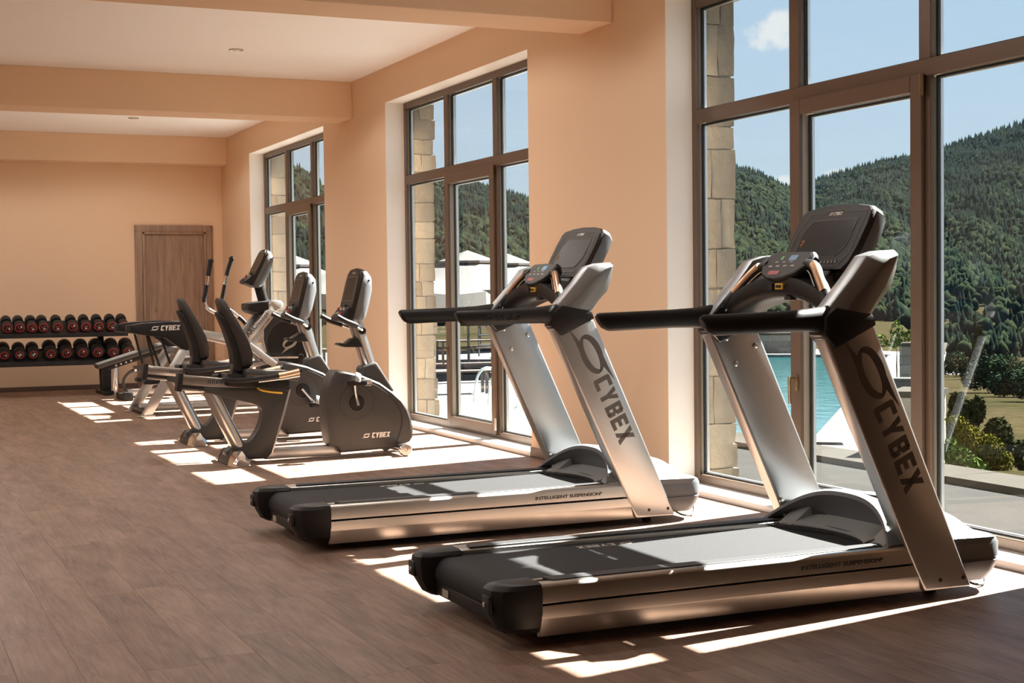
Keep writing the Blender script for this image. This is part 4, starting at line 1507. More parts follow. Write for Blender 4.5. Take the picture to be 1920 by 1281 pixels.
# ------------------------------------------------------------------ elliptical arc trainer (local origin x = 3.0, centre line y = 15.15)
def build_arc():
    root = empty('elliptical_trainer', (3.0, 15.15, 0))
    tag(root, 'silver and black elliptical trainer with tall moving handles, near the wooden door', 'elliptical trainer')
    # rear A-frame legs with foot plates
    for s in (-1, 1):
        y0, y1 = sorted((s * 0.355, s * 0.415))
        lg = prism('rear_leg', [(-0.475, 0.015), (-0.365, 0.015), (0.02, 0.67), (-0.09, 0.67)], y0, y1, SILVER, root, bevel=0.008)
        box('foot_plate', -0.52, -0.34, y0 - 0.015, y1 + 0.015, 0.0, 0.016, STEEL, lg, bevel=0.004)
        # rear cover with the maker's mark
        cov = [(-0.56, 0.845), (-0.56, 0.925), (-0.43, 0.945), (-0.20, 0.955), (0.06, 0.945), (0.12, 0.90), (0.12, 0.68), (-0.02, 0.655), (-0.10, 0.70), (-0.22, 0.79), (-0.40, 0.815)]
        yc0, yc1 = sorted((s * 0.29, s * 0.425))
        cv = prism('rear_cover', cov, yc0, yc1, BLACKP, root, bevel=0.014, seg=2)
        if s < 0:
            decal('lettering', mark_polys()[0], (-0.375, -0.4252, 0.862), (1, 0, 0.02), (0, 0, 1), 0.052, PRINTW, cv)
        box('cover_cap', -0.60, -0.555, yc0 + 0.01, yc1 - 0.01, 0.845, 0.925, GASKET, cv, bevel=0.01)
        # hanging links to the pedal arms
        for xa, xb in ((-0.40, -0.315), (-0.27, -0.145)):
            tube('hanging_link', [(xa, s * 0.36, 0.83), (xb, s * 0.33, 0.46)], 0.030, BLACKP, root, seg=8, ry=0.012)
        # pedal arm and foot pad
        tube('pedal_arm', [(-0.36, s * 0.20, 0.33), (0.35, s * 0.20, 0.42), (1.0, s * 0.16, 0.52)], 0.028, SILVER, root, seg=12)
        secs = []
        for x, h in ((-0.42, 0.0), (-0.40, 0.02), (-0.1, 0.03), (0.0, 0.05), (0.02, 0.02)):
            secs.append([(x, s * 0.14, 0.35 + h), (x, s * 0.29, 0.35 + h), (x, s * 0.285, 0.32), (x, s * 0.145, 0.32)])
        bm = bmesh.new()
        add_loft(bm, secs)
        fin('foot_pad', bm, BLACKR, root, bevel=0.008)
        # moving handle
        if s < 0:
            pts = [(0.285, -0.25, 1.565), (0.262, -0.25, 1.45), (0.225, -0.25, 1.24), (0.212, -0.25, 1.16), (0.245, -0.25, 1.08), (0.34, -0.25, 1.02), (0.47, -0.25, 0.93), (0.55, -0.25, 0.80)]
        else:
            pts = [(0.62, 0.25, 1.600), (0.575, 0.25, 1.46), (0.525, 0.25, 1.24), (0.512, 0.25, 1.16), (0.545, 0.25, 1.09), (0.66, 0.25, 1.00), (0.76, 0.25, 0.90), (0.78, 0.25, 0.80)]
        pth = catmull(pts, 5)
        h = tube('moving_handle', pth, 0.019, CHROME, root, seg=12)
        tube('handle_grip', pth[0:7], 0.024, BLACKR, h, seg=12)
        tube('handle_grip', pth[8:17], 0.0225, BLACKR, h, seg=12)
        tube('handle_grip', pth[26:33], 0.0235, BLACKR, h, seg=12)
        bm = bmesh.new()
        bmesh.ops.create_uvsphere(bm, u_segments=12, v_segments=8, radius=0.030, matrix=Matrix.Translation(pts[0]))
        fin('handle_knob', bm, BLACKR, h)
        # silver side rails
        prism('lower_side_rail', [(0.60, 0.70), (0.66, 0.735), (1.02, 0.455), (1.12, 0.30), (1.05, 0.30), (0.93, 0.44)], s * 0.215, s * 0.275, SILVER, root, bevel=0.010)
        prism('upper_side_rail', [(-0.02, 0.90), (0.62, 0.78), (0.68, 0.70), (0.60, 0.67), (-0.02, 0.82)], s * 0.215, s * 0.270, SILVER, root, bevel=0.010)
        # front mast side plate with lettering
        mast = [(0.63, 0.765), (0.70, 0.70), (0.80, 0.80), (0.99, 1.03), (0.92, 1.06), (0.86, 1.045)]
        mp_ = prism('mast_plate', mast, s * 0.155, s * 0.225, SILVER, root, bevel=0.008)
        if s < 0:
            d = Vector((0.25, 0, 0.285)).normalized()
            u = Vector((-d.z, 0, d.x))
            text_obj('lettering', 'ARC', Vector((0.672, -0.2257, 0.765)), d, u, 0.070, PRINTK, mp_, xs=1.1, offset=0.015)
            text_obj('lettering', 'TRAINER', Vector((0.775, -0.2257, 0.872)), d, u, 0.044, PRINTK, mp_, xs=1.05, offset=0.01)
            o_ = Vector((0.705, -0.2257, 0.735))
            decal('stripe', [[(0, 0), (2.1, 0), (2.1, 0.05), (0, 0.05)], [(2.25, 0), (3.0, 0), (3.0, 0.08), (2.25, 0.05)]], o_, d, u, 0.1, PRINTK, mp_)
        # gusset between mast and rail with warning sticker
        prism('gusset_plate', [(0.68, 0.715), (0.84, 0.86), (0.835, 0.74), (0.87, 0.60), (0.76, 0.64)], s * 0.165, s * 0.215, SILVER, root, bevel=0.004)
        if s < 0:
            bm = bmesh.new()
            add_box(bm, 0.765, 0.815, -0.2165, -0.2152, 0.690, 0.715)
            st = fin('sticker', bm, PRINTW, root, smooth=0)
            box('sticker_band', 0.765, 0.815, -0.2172, -0.2160, 0.706, 0.716, YELLOW, st)
    box('cross_tube', -0.06, 0.04, -0.36, 0.36, 0.60, 0.68, SILVER, root, bevel=0.01)
    box('base_beam', -0.42, 1.18, -0.06, 0.06, 0.03, 0.11, SILVER, root, bevel=0.01)
    box('front_foot', 1.06, 1.20, -0.33, 0.33, 0.0, 0.09, BLACKP, root, bevel=0.02)
    box('rear_cross_foot', -0.44, -0.36, -0.36, 0.36, 0.02, 0.07, BLACKP, root, bevel=0.01)
    # flywheel housing: big disc with swirl
    fl = lathe('flywheel_housing', [(0.30, -0.150), (0.325, -0.125), (0.325, 0.125), (0.30, 0.150)], DGREYP, root, origin=(1.09, 0, 0.70), axis='y', seg=48)
    lathe('flywheel_disc', [(0.235, -0.148), (0.230, -0.160), (0.05, -0.164)], BLACKP, fl, origin=(1.13, 0, 0.70), axis='y', seg=40)
    sw = [[(p[0] * 0.105, p[1] * 0.105) for p in poly] for poly in swirl_polys()]
    decal('swirl_mark', sw, (1.13, -0.1645, 0.70), Vector((1, 0, 0.5)), Vector((-0.5, 0, 1)), 1.0, PRINTL, fl)
    prism('front_shroud', [(0.82, 0.40), (0.82, 0.50), (0.98, 0.96), (1.08, 1.02), (1.30, 0.90), (1.36, 0.40), (1.28, 0.08), (1.02, 0.08)], -0.12, 0.12, DGREYP, root, bevel=0.03, seg=3)
    # linkage rod with pivot
    rod = tube('linkage_rod', [(0.90, -0.235, 0.552), (1.22, -0.235, 0.548)], 0.010, CHROME, root, seg=10)
    lathe('pivot_bearing', [(0.030, -0.25), (0.032, -0.245), (0.032, -0.215), (0.02, -0.21)], BLACKP, rod, origin=(1.228, 0, 0.548), axis='y', seg=20)
    # tray pod and console mast
    secs = []
    for x, z0, z1, hw in ((0.690, 1.055, 1.115, 0.15), (0.70, 1.03, 1.122, 0.165), (0.80, 1.00, 1.135, 0.175), (0.95, 1.03, 1.150, 0.17), (1.04, 1.06, 1.145, 0.14), (1.08, 1.07, 1.12, 0.09)):
        secs.append([(x, -hw, z0 + 0.02), (x, -hw, z1), (x, -hw * 0.8, z1 + 0.004), (x, hw * 0.8, z1 + 0.004), (x, hw, z1), (x, hw, z0 + 0.02), (x, hw * 0.7, z0), (x, -hw * 0.7, z0)])
    bm = bmesh.new()
    add_loft(bm, secs)
    tr = fin('tray_pod', bm, BLACKP, root, bevel=0.006, smooth=40)
    secs = []
    for x, z0, z1, hw in ((0.90, 1.055, 1.135, 0.180), (0.97, 1.05, 1.155, 0.178), (1.05, 1.062, 1.150, 0.150), (1.09, 1.075, 1.12, 0.10)):
        secs.append([(x, -hw, z0), (x, -hw, z1), (x, hw, z1), (x, hw, z0)])
    bm = bmesh.new()
    add_loft(bm, secs)
    fin('tray_cover', bm, SILVER, tr, bevel=0.015, smooth=40)
    tube('console_mast', [(0.91, 0, 1.08), (0.845, 0, 1.33)], 0.055, BLACKP, root, seg=18)
    small_console(root, (0.845, 0, 1.495), 0.46, 1.03)
    return root
build_arc()

# ------------------------------------------------------------------ adjustable bench beyond the elliptical
def build_bench():
    root = empty('weight_bench', (0, 0, 0))
    root.location = (2.86, 17.42, 0)
    tag(root, 'adjustable weight bench with raised black pad, in front of the wooden door', 'weight bench')
    ang = math.atan2(0.185, 0.61)
    c, s_ = math.cos(ang), math.sin(ang)
    def pt(u, v):
        return (-0.39 + u * c - v * s_, 0.395 + u * s_ + v * c)
    prism('back_pad', [pt(0, -0.03), pt(0, 0.03), pt(0.98, 0.03), pt(0.98, -0.03)], -0.14, 0.14, LEATHER, root, bevel=0.018, seg=3)
    prism('seat_pad', [(0.56, 0.42), (0.57, 0.48), (0.88, 0.50), (0.88, 0.44)], -0.14, 0.14, LEATHER, root, bevel=0.018, seg=3)
    prism('pad_support', [pt(0.12, -0.085), pt(0.12, -0.03), pt(0.90, -0.03), pt(0.90, -0.085)], -0.035, 0.035, BLACKP, root, bevel=0.004)
    for k in range(4):
        p = pt(0.22 + 0.06 * k, -0.058)
        lathe('adjuster_pin', [(0.012, -0.042), (0.012, -0.035)], STEEL, root, origin=(p[0], 0, p[1]), axis='y', seg=10)
    # quadrant ring
    ring = [(0.10 + 0.185 * math.cos(R(a)), -0.045, 0.185 + 0.165 * math.sin(R(a))) for a in range(75, 290, 12)]
    tube('quadrant_ring', ring, 0.020, DGREYP, root, seg=8, ry=0.010)
    prism('pivot_bracket', [(0.06, 0.345), (0.02, 0.39), (0.14, 0.40), (0.33, 0.24), (0.29, 0.17), (0.20, 0.22)], -0.06, -0.035, DGREYP, root, bevel=0.006)
    lathe('pivot_bolt', [(0.016, -0.06), (0.016, -0.068), (0.009, -0.072)], CHROME, root, origin=(0.055, 0, 0.345), axis='y', seg=12)
    lathe('pivot_bolt', [(0.018, -0.06), (0.018, -0.068), (0.009, -0.072)], STEEL, root, origin=(0.27, 0, 0.215), axis='y', seg=12)
    box('base_tube', -0.08, 1.0, -0.035, 0.035, 0.045, 0.115, SILVER, root, bevel=0.006)
    prism('front_strut', [(0.48, 0.10), (0.58, 0.10), (0.72, 0.43), (0.62, 0.43)], -0.035, 0.035, SILVER, root, bevel=0.006)
    box('rear_foot', -0.12, -0.03, -0.30, 0.30, 0.0, 0.07, BLACKP, root, bevel=0.015)
    box('rear_foot_cap', -0.13, -0.02, -0.345, -0.27, 0.0, 0.105, BLACKR, root, bevel=0.014)
    box('front_foot', 0.93, 1.02, -0.28, 0.28, 0.0, 0.07, BLACKP, root, bevel=0.015)
build_bench()

# ------------------------------------------------------------------ dumbbell rack and dumbbells along the end wall
def build_rack():
    root = empty('dumbbell_rack', (0, 0, 0))
    tag(root, 'black two tier dumbbell rack against the end wall', 'rack')
    for z, name in ((0.757, 'shelf'), (0.413, 'shelf')):
        sh = prism(name, [(18.28, z - 0.035), (18.28, z + 0.012), (18.30, z + 0.016), (18.31, z), (18.70, z + 0.145), (18.71, z + 0.165), (18.72, z + 0.16), (18.72, z + 0.11), (18.33, z - 0.03)], 0.62, 2.99, BLACKP, root, axis='x', bevel=0.003, seg=1)
    for x in (0.76, 2.72):
        prism('upright', [(18.50, 0.03), (18.60, 0.03), (18.84, 0.90), (18.74, 0.90)], x - 0.035, x + 0.035, BLACKP, root, axis='x', bevel=0.006)
        box('floor_foot', x - 0.045, x + 0.045, 18.18, 18.92, 0.0, 0.045, BLACKP, root, bevel=0.010)
        tube('foot_column', [(x + 0.105, 18.38, 0.0), (x + 0.105, 18.38, 0.40)], 0.058, CHROME, root, seg=24)
        box('column_bracket', x - 0.035, x + 0.06, 18.34, 18.46, 0.0, 0.40, BLACKP, root, bevel=0.008)
build_rack()

def dumbbell_proto(rad, name='dumbbell'):
    root = empty(name, (0, 0, 0))
    L2 = 0.110 + rad * 0.50
    hl = 0.066 + rad * 0.42
    for s in (-1, 1):
        a, b = s * (L2 - hl), s * L2
        lathe('head', [(rad * 0.80, a), (rad * 0.97, a + s * 0.008), (rad, a + s * 0.020), (rad, b - s * 0.016), (rad * 0.95, b - s * 0.005), (rad * 0.82, b)], BLACKR, root, axis='y', seg=28)
    lathe('handle', [(0.014, -(L2 - hl)), (0.0165, 0.0), (0.014, L2 - hl)], STEEL, root, axis='y', seg=14)
    bm = bmesh.new()
    r0, r1 = 0.046, 0.057
    n = 32
    rings = []
    for rr, yy in ((r0, -L2 - 0.0004), (r0 + 0.001, -L2 - 0.002), (r1 - 0.001, -L2 - 0.002), (r1, -L2 - 0.0004)):
        rings.append([bm.verts.new((rr * math.cos(2 * PI * k / n), yy, rr * math.sin(2 * PI * k / n))) for k in range(n)])
    for i in range(3):
        for k in range(n):
            bm.faces.new((rings[i][k], rings[i][(k + 1) % n], rings[i + 1][(k + 1) % n], rings[i + 1][k]))
    fin('ring_mark', bm, RED, root, smooth=30)
    return root, L2

def place_dumbbells():
    top_x = [1.589, 1.728, 1.872, 2.003, 2.170, 2.345, 2.500, 2.655, 2.815, 2.955]
    rolls = [70, 118, 25, 28, 5, 130, 6, 18, 12, 150]
    bot_x = [1.548, 1.725, 1.885, 2.085, 2.270, 2.460, 2.640, 2.825, 3.005]
    rolls2 = [75, 40, 40, 0, 130, 150, 70, 30, 140]
    nums = {1: '26', 2: '24'}
    tilt = R(20)
    for row, (xs, rr, z, rad, rl) in enumerate(((top_x, 0.0, 0.757, 0.0640, rolls), (bot_x, 0.0, 0.413, 0.090, rolls2))):
        proto, L2 = dumbbell_proto(rad)
        objs = [proto] + [copy_tree(proto) for _ in xs[1:]]
        for i, x in enumerate(xs):
            o = objs[i]
            sc_ = (0.87, 0.84, 0.84, 0.92, 0.94, 0.94, 0.94, 0.94, 0.94)[i] if row else 1.0
            o.scale = (sc_,) * 3
            o.location = (x - 0.005, 18.475 + (0.02 if row else 0.0), z + 0.070 + 1.064 * rad * sc_)
            o.rotation_euler = (tilt, 0, 0)
            ro = R(rl[i])
            d = Vector((math.cos(ro), 0, math.sin(ro)))
            u = Vector((-math.sin(ro), 0, math.cos(ro)))
            org = Vector((0, -L2 - 0.0005, 0))
            if row and i in nums:
                t = text_obj('number', nums[i], org - d * 0.030 - u * 0.020, d, u, 0.058, PRINTW, o, offset=0.015)
                lab = 'black dumbbell numbered twenty-%s inside its red ring, on the lower rack shelf' % ('six' if i == 1 else 'four')
            else:
                decal('red_bar', [[(-1, -.18), (1, -.18), (1, .18), (-1, .18)]], org + u * 0.006, d, u, 0.028, RED, o)
                decal('number', [[(-.75, -.5), (-.15, -.5), (-.15, .5), (-.75, .5)], [(.1, -.5), (.75, -.5), (.75, .5), (.1, .5)]], org - u * 0.022, d, u, 0.017, PRINTW, o)
                lab = 'small black dumbbell with a red ring on the upper rack shelf' if row == 0 else 'large black dumbbell with a red ring and bar on the lower rack shelf'
            nth = ('first', 'second', 'third', 'fourth', 'fifth', 'sixth', 'seventh', 'eighth', 'ninth', 'tenth')[len(xs) - 1 - i]
            if not (row and i in nums):
                lab = ('small black dumbbell on the upper rack shelf, %s counted from the wooden door' if row == 0 else 'large black dumbbell on the lower rack shelf, %s counted from the wooden door') % nth
            tag(o, lab, 'dumbbell', 'dumbbells on the upper shelf' if row == 0 else 'dumbbells on the lower shelf')
place_dumbbells()

# ------------------------------------------------------------------ outside: terrace, pool, walls, parasols, valley and mountains
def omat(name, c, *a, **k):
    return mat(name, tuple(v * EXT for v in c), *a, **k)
PAVE = omat('pale_stone_paving', (0.30, 0.292, 0.275), 0.9, spec=0.0, noise_amt=0.08, noise_scale=3, bump=0.1, bump_scale=30)
CONC = omat('grey_paving', (0.062, 0.061, 0.058), 0.95, spec=0.0, noise_amt=0.15, noise_scale=4, bump=0.2, bump_scale=40)
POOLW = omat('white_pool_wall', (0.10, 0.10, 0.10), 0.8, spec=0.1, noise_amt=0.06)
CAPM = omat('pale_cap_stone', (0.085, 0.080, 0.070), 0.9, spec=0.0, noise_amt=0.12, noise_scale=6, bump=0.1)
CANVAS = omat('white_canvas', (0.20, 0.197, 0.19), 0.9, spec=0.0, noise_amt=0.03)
POLEM = omat('pale_parasol_pole', (0.16, 0.155, 0.14), 0.6)
DARKM = mat('dark_metal', (0.075, 0.075, 0.08), 0.5)
WOODT = omat('weathered_table_wood', (0.08, 0.062, 0.052), 0.7, noise_amt=0.2)
GT = -0.80

def paving():
    # narrow strip along the house
    o = box('ground_house_strip', 5.0, 6.78, 11.6, 20.2, -0.95, -0.13, PAVE)
    tag(o, 'pale paved strip along the house beside the bikes window', kind='structure')
    o = box('ground_house_strip', 5.0, 6.78, -6.0, 11.6, -0.95, -0.13, CONC)
    tag(o, 'grey paved strip along the house outside the windows', kind='structure')
    # lower terrace round the pool, with the pool cut out
    pool = [(11.10, 15.40), (27.2, 33.9), (22.5, 37.7), (8.95, 17.1)]
    bm = bmesh.new()
    outer = [(6.78, 11.4), (12.2, 14.55), (29.6, 34.9), (27.5, 43.0), (7.0, 50.0), (-6.0, 50.0), (-6.0, 20.2), (6.78, 20.2)]
    # ring between the outer outline and the pool
    ov = [bm.verts.new((x, y, GT)) for x, y in outer]
    pv = [bm.verts.new((x, y, GT)) for x, y in pool]
    bm.faces.new((ov[0], ov[1], pv[0]))
    bm.faces.new((ov[1], ov[2], pv[1], pv[0]))
    bm.faces.new((ov[2], ov[3], pv[1]))
    bm.faces.new((ov[3], ov[4], pv[2], pv[1]))
    bm.faces.new((ov[4], ov[5], ov[6], ov[7], pv[2]))
    bm.faces.new((ov[7], pv[3], pv[2]))
    bm.faces.new((ov[7], ov[0], pv[3]))
    bm.faces.new((ov[0], pv[0], pv[3]))
    ex = bmesh.ops.extrude_face_region(bm, geom=list(bm.faces))
    bmesh.ops.translate(bm, vec=(0, 0, -1.6), verts=[g for g in ex['geom'] if isinstance(g, bmesh.types.BMVert)])
    t = fin('ground_terrace', bm, PAVE, smooth=0)
    tag(t, 'pale stone terrace around the swimming pool', kind='structure')
    # coping, white overflow wall and water
    P = [Vector((x, y, 0)) for x, y in pool]
    cen = sum(P, Vector()) / 4
    pr = empty('swimming_pool', (0, 0, 0))
    tag(pr, 'turquoise swimming pool on the lower terrace beyond the low stone wall', 'pool')
    names = ['overflow_wall', 'coping', 'coping', 'coping']
    for i in range(4):
        a, b = P[i], P[(i + 1) % 4]
        d = (b - a).normalized()
        n = Vector((d.y, -d.x, 0))
        if n.dot(a - cen) < 0:
            n = -n
        if i == 0:
            prof = [(-0.02, 0.035), (0.39, 0.035), (0.70, -0.40), (0.70, -0.8), (-0.02, -0.8)]
        else:
            prof = [(-0.03, 0.05), (0.42, 0.05), (0.42, -0.02), (-0.03, -0.02)]
        bm = bmesh.new()
        A = [bm.verts.new(a + n * q[0] + Vector((0, 0, GT + q[1])) - d * 0.02) for q in prof]
        B = [bm.verts.new(b + n * q[0] + Vector((0, 0, GT + q[1])) + d * 0.02) for q in prof]
        bm.faces.new(A)
        bm.faces.new(B[::-1])
        for k in range(len(prof)):
            j = (k + 1) % len(prof)
            bm.faces.new((A[k], B[k], B[j], A[j]))
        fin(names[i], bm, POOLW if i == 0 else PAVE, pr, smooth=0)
    tile = mat('turquoise_pool_tile', (0.20, 0.58, 0.60), 0.4, noise_amt=0.1, noise_scale=2)
    bm = bmesh.new()
    vb = [bm.verts.new((p.x, p.y, GT - 1.35)) for p in P]
    vt = [bm.verts.new((p.x, p.y, GT)) for p in P]
    bm.faces.new(vb)
    for k in range(4):
        j = (k + 1) % 4
        bm.faces.new((vb[k], vt[k], vt[j], vb[j]))
    fin('basin', bm, tile, pr, smooth=0, recalc=False)
    wm = bpy.data.materials.new('pool_water')
    wm.use_nodes = True
    nt = wm.node_tree
    b = nt.nodes['Principled BSDF']
    b.inputs['Base Color'].default_value = (0.10, 0.40, 0.42, 1)
    b.inputs['Roughness'].default_value = 0.06
    tc = nt.nodes.new('ShaderNodeTexCoord')
    mp = nt.nodes.new('ShaderNodeMapping')
    mp.inputs['Scale'].default_value = (1.0, 1.0, 1.0)
    mp.inputs['Rotation'].default_value = (0, 0, R(33))
    nt.links.new(tc.outputs['Object'], mp.inputs[0])
    n1 = nt.nodes.new('ShaderNodeTexNoise')
    n1.inputs['Scale'].default_value = 2.6
    n1.inputs['Detail'].default_value = 5
    nt.links.new(mp.outputs[0], n1.inputs['Vector'])
    rp = nt.nodes.new('ShaderNodeValToRGB')
    rp.color_ramp.elements[0].position = 0.35
    rp.color_ramp.elements[0].color = (0.012, 0.058, 0.064, 1)
    rp.color_ramp.elements[1].position = 0.68
    rp.color_ramp.elements[1].color = (0.028, 0.085, 0.090, 1)
    nt.links.new(n1.outputs['Fac'], rp.inputs[0])
    nt.links.new(rp.outputs[0], b.inputs['Base Color'])
    bp = nt.nodes.new('ShaderNodeBump')
    bp.inputs['Strength'].default_value = 0.12
    bp.inputs['Distance'].default_value = 0.05
    nt.links.new(n1.outputs['Fac'], bp.inputs['Height'])
    nt.links.new(bp.outputs[0], b.inputs['Normal'])
    bm = bmesh.new()
    bm.faces.new([bm.verts.new((p.x, p.y, GT - 0.03)) for p in P])
    w = fin('water', bm, wm, pr, smooth=0)
paving()

def stone_wall(name, label, p0, p1, z0, z1, thick, stone, rows, wmin, wmax, cap=0.05, capo=0.04, seed=1, capm=None, cat='wall'):
    """straight wall of single stones on a mortar core with a row of cap slabs"""
    a, b = Vector((p0[0], p0[1], 0)), Vector((p1[0], p1[1], 0))
    d = (b - a)
    ln = d.length
    root = empty(name, (a.x, a.y, 0), math.atan2(d.y, d.x))
    tag(root, label, cat)
    box('mortar_core', 0, ln, -thick / 2 + 0.02, thick / 2 - 0.02, z0, z1 - cap, MORTAR, root)
    rng = random.Random(seed)
    h = (z1 - cap - z0) / rows
    for r_ in range(rows):
        for s in (-1, 1):
            x = -rng.random() * 0.1
            while x < ln:
                w = rng.uniform(wmin, wmax)
                xa, xb = max(0, x), min(ln, x + w)
                if xb - xa > 0.04:
                    me = block_mesh(rng, xb - xa - 0.014, 0.09, h - 0.014, 0.008, 1)
                    o = new_obj('stone', me, root, stone, smooth=50)
                    o.location = ((xa + xb) / 2, s * (thick / 2 - 0.045 + rng.uniform(-.006, .01)), z0 + h * (r_ + 0.5))
                x += w
    for xe in (0.0, ln):
        for r_ in range(rows):
            me = block_mesh(rng, 0.07, thick - 0.03, h - 0.014, 0.008, 1)
            o = new_obj('stone', me, root, stone, smooth=50)
            o.location = (xe, 0, z0 + h * (r_ + 0.5))
    x = 0
    while x < ln - 0.02:
        w = min(rng.uniform(0.7, 1.1), ln - x)
        me = block_mesh(rng, w - 0.008, thick + 2 * capo, cap, 0.004, 1)
        o = new_obj('cap_slab', me, root, capm or CAPM, smooth=50)
        o.location = (x + w / 2, 0, z1 - cap / 2)
        x += w
    return root

stone_wall('parapet_wall', 'low grey stone parapet with pale slab cap, along the paved strip', (6.98, 2.2), (6.98, 12.6), -0.95, -0.085, 0.36, GSTONE, 3, 0.35, 0.75, 0.07, 0.05, seed=4)
stone_wall('terrace_wall', 'grey fieldstone wall standing across the end of the pool terrace', (16.55, 20.30), (17.05, 19.88), GT, 0.24, 0.30, GSTONE, 6, 0.16, 0.36, 0.06, 0.05, seed=8)
stone_wall('pool_edge_wall', 'low fieldstone wall running along the far side of the pool', (20.6, 24.4), (28.4, 33.2), GT, -0.42, 0.40, GSTONE, 3, 0.5, 1.0, 0.06, 0.05, seed=18)
stone_wall('stone_pier', 'short grey stone pier beside the yellow green shrub', (7.42, 9.00), (7.86, 9.34), -0.9, 0.40, 0.30, GSTONE, 6, 0.2, 0.36, 0.05, 0.03, seed=9)
pb_ = empty('pool_plant_box', (15.42, 18.72, GT), R(-38.5))
tag(pb_, 'white rendered box at the end of the pool, before the fieldstone wall', 'box')
box('box_body', -0.24, 0.24, -0.16, 0.16, 0, 0.50, POOLW, pb_, bevel=0.01)
box('box_lid', -0.25, 0.25, -0.17, 0.17, 0.50, 0.54, POOLW, pb_, bevel=0.01)
stone_wall('far_terrace_wall', 'low fieldstone wall at the head of the pool under a dark railing', (18.0, 40.6), (26.4, 36.6), GT, -0.15, 0.40, GSTONE, 3, 0.4, 0.8, 0.06, 0.05, seed=12)

# railing behind the pool
rl = empty('railing', (17.5, 41.6, 0))
tag(rl, 'dark metal railing behind the head of the pool', 'railing')
dv = Vector((8.9, -4.2, 0))
for k in range(8):
    p = dv * (k / 7)
    tube('post', [(p.x, p.y, GT), (p.x, p.y, 0.15)], 0.03, DARKM, rl, seg=8)
for z in (0.15, -0.15, -0.45):
    tube('rail', [(0, 0, z), (dv.x, dv.y, z)], 0.025, DARKM, rl, seg=8)

# parasols
def build_parasol(x, y, half, rim, peak, label, closed_rim=0.26):
    root = empty('parasol', (x, y, GT))
    tag(root, label, 'parasol', 'white parasols on the pool terrace')
    n = 16
    secs = []
    for f, h in ((1.0, rim), (0.75, rim + (peak - rim) * 0.20), (0.45, rim + (peak - rim) * 0.48), (0.30, rim + (peak - rim) * 0.63), (0.18, rim + (peak - rim) * 0.72)):
        secs.append([(half * f * math.cos(2 * PI * k / n) * (1.0 if k % 2 == 0 else 0.965), half * f * math.sin(2 * PI * k / n) * (1.0 if k % 2 == 0 else 0.965), h - (0.0 if k % 2 == 0 else 0.05 * f)) for k in range(n)])
    bm = bmesh.new()
    add_loft(bm, secs, cap=False)
    can = fin('canopy', bm, CANVAS, root, smooth=20)
    bm = bmesh.new()
    hi = secs[0]
    lo = [(p[0] * 1.005, p[1] * 1.005, p[2] - closed_rim * (1.0 if k % 2 else 0.86)) for k, p in enumerate(hi)]
    add_loft(bm, [lo, hi], cap=False)
    fin('valance', bm, CANVAS, can, smooth=20)
    capr = half * 0.31
    bm = bmesh.new()
    c0 = rim + (peak - rim) * 0.66
    ring = [bm.verts.new((capr * math.cos(2 * PI * k / 8), capr * math.sin(2 * PI * k / 8), c0 + 0.06)) for k in range(8)]
    ring2 = [bm.verts.new((capr * math.cos(2 * PI * k / 8), capr * math.sin(2 * PI * k / 8), c0)) for k in range(8)]
    ap = bm.verts.new((0, 0, peak))
    for k in range(8):
        j = (k + 1) % 8
        bm.faces.new((ring[k], ring[j], ap))
        bm.faces.new((ring2[k], ring2[j], ring[j], ring[k]))
    fin('vent_cap', bm, CANVAS, can, smooth=15)
    tube('pole', [(0, 0, 0), (0, 0, peak - 0.1)], 0.035, POLEM, root, seg=10)
    for k in range(8):
        a = 2 * PI * k / 8
        tube('rib', [(0, 0, peak - 0.45), (half * 0.97 * math.cos(a), half * 0.97 * math.sin(a), rim - 0.02)], 0.014, POLEM, root, seg=6)
    box('base', -0.4, 0.4, -0.4, 0.4, 0.0, 0.10, CONC, root, bevel=0.02)
    return root
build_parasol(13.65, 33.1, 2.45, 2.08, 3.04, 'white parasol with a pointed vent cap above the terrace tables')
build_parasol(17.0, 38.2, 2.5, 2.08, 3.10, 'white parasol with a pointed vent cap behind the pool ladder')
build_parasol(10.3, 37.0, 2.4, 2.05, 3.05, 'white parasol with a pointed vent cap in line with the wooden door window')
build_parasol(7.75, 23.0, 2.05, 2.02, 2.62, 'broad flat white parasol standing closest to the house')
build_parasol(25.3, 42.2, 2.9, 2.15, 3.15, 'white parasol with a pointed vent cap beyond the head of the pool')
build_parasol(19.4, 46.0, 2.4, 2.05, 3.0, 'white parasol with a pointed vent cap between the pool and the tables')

# tables and benches on the terrace
def build_table(x, y, rz, L_, W_, H_, label, cat, nm, top=None):
    root = empty(nm, (x, y, GT), rz)
    tag(root, label, cat)
    for k in range(4):
        w = W_ / 4
        box('slat', -L_ / 2, L_ / 2, -W_ / 2 + k * w + 0.006, -W_ / 2 + (k + 1) * w - 0.006, H_ - 0.04, H_, top or WOODT, root, bevel=0.004, seg=1)
    for sx in (-1, 1):
        for sy in (-1, 1):
            box('leg', sx * (L_ / 2 - 0.12) - 0.03, sx * (L_ / 2 - 0.12) + 0.03, sy * (W_ / 2 - 0.06) - 0.03, sy * (W_ / 2 - 0.06) + 0.03, 0, H_ - 0.04, DARKM, root)
build_table(12.6, 30.9, R(-8), 2.6, 0.8, 0.74, 'long slatted table under the parasols', 'table', 'terrace_table')
build_table(15.2, 35.6, R(-8), 2.8, 0.8, 0.74, 'long slatted table farther along the terrace, behind the first table', 'table', 'terrace_table')
build_table(11.9, 29.8, R(-8), 2.4, 0.36, 0.44, 'low slatted bench at the long table', 'bench', 'terrace_bench')
build_table(10.75, 26.6, R(-8), 1.3, 0.45, 0.46, 'short low slatted bench standing alone on the pale terrace', 'bench', 'terrace_bench')
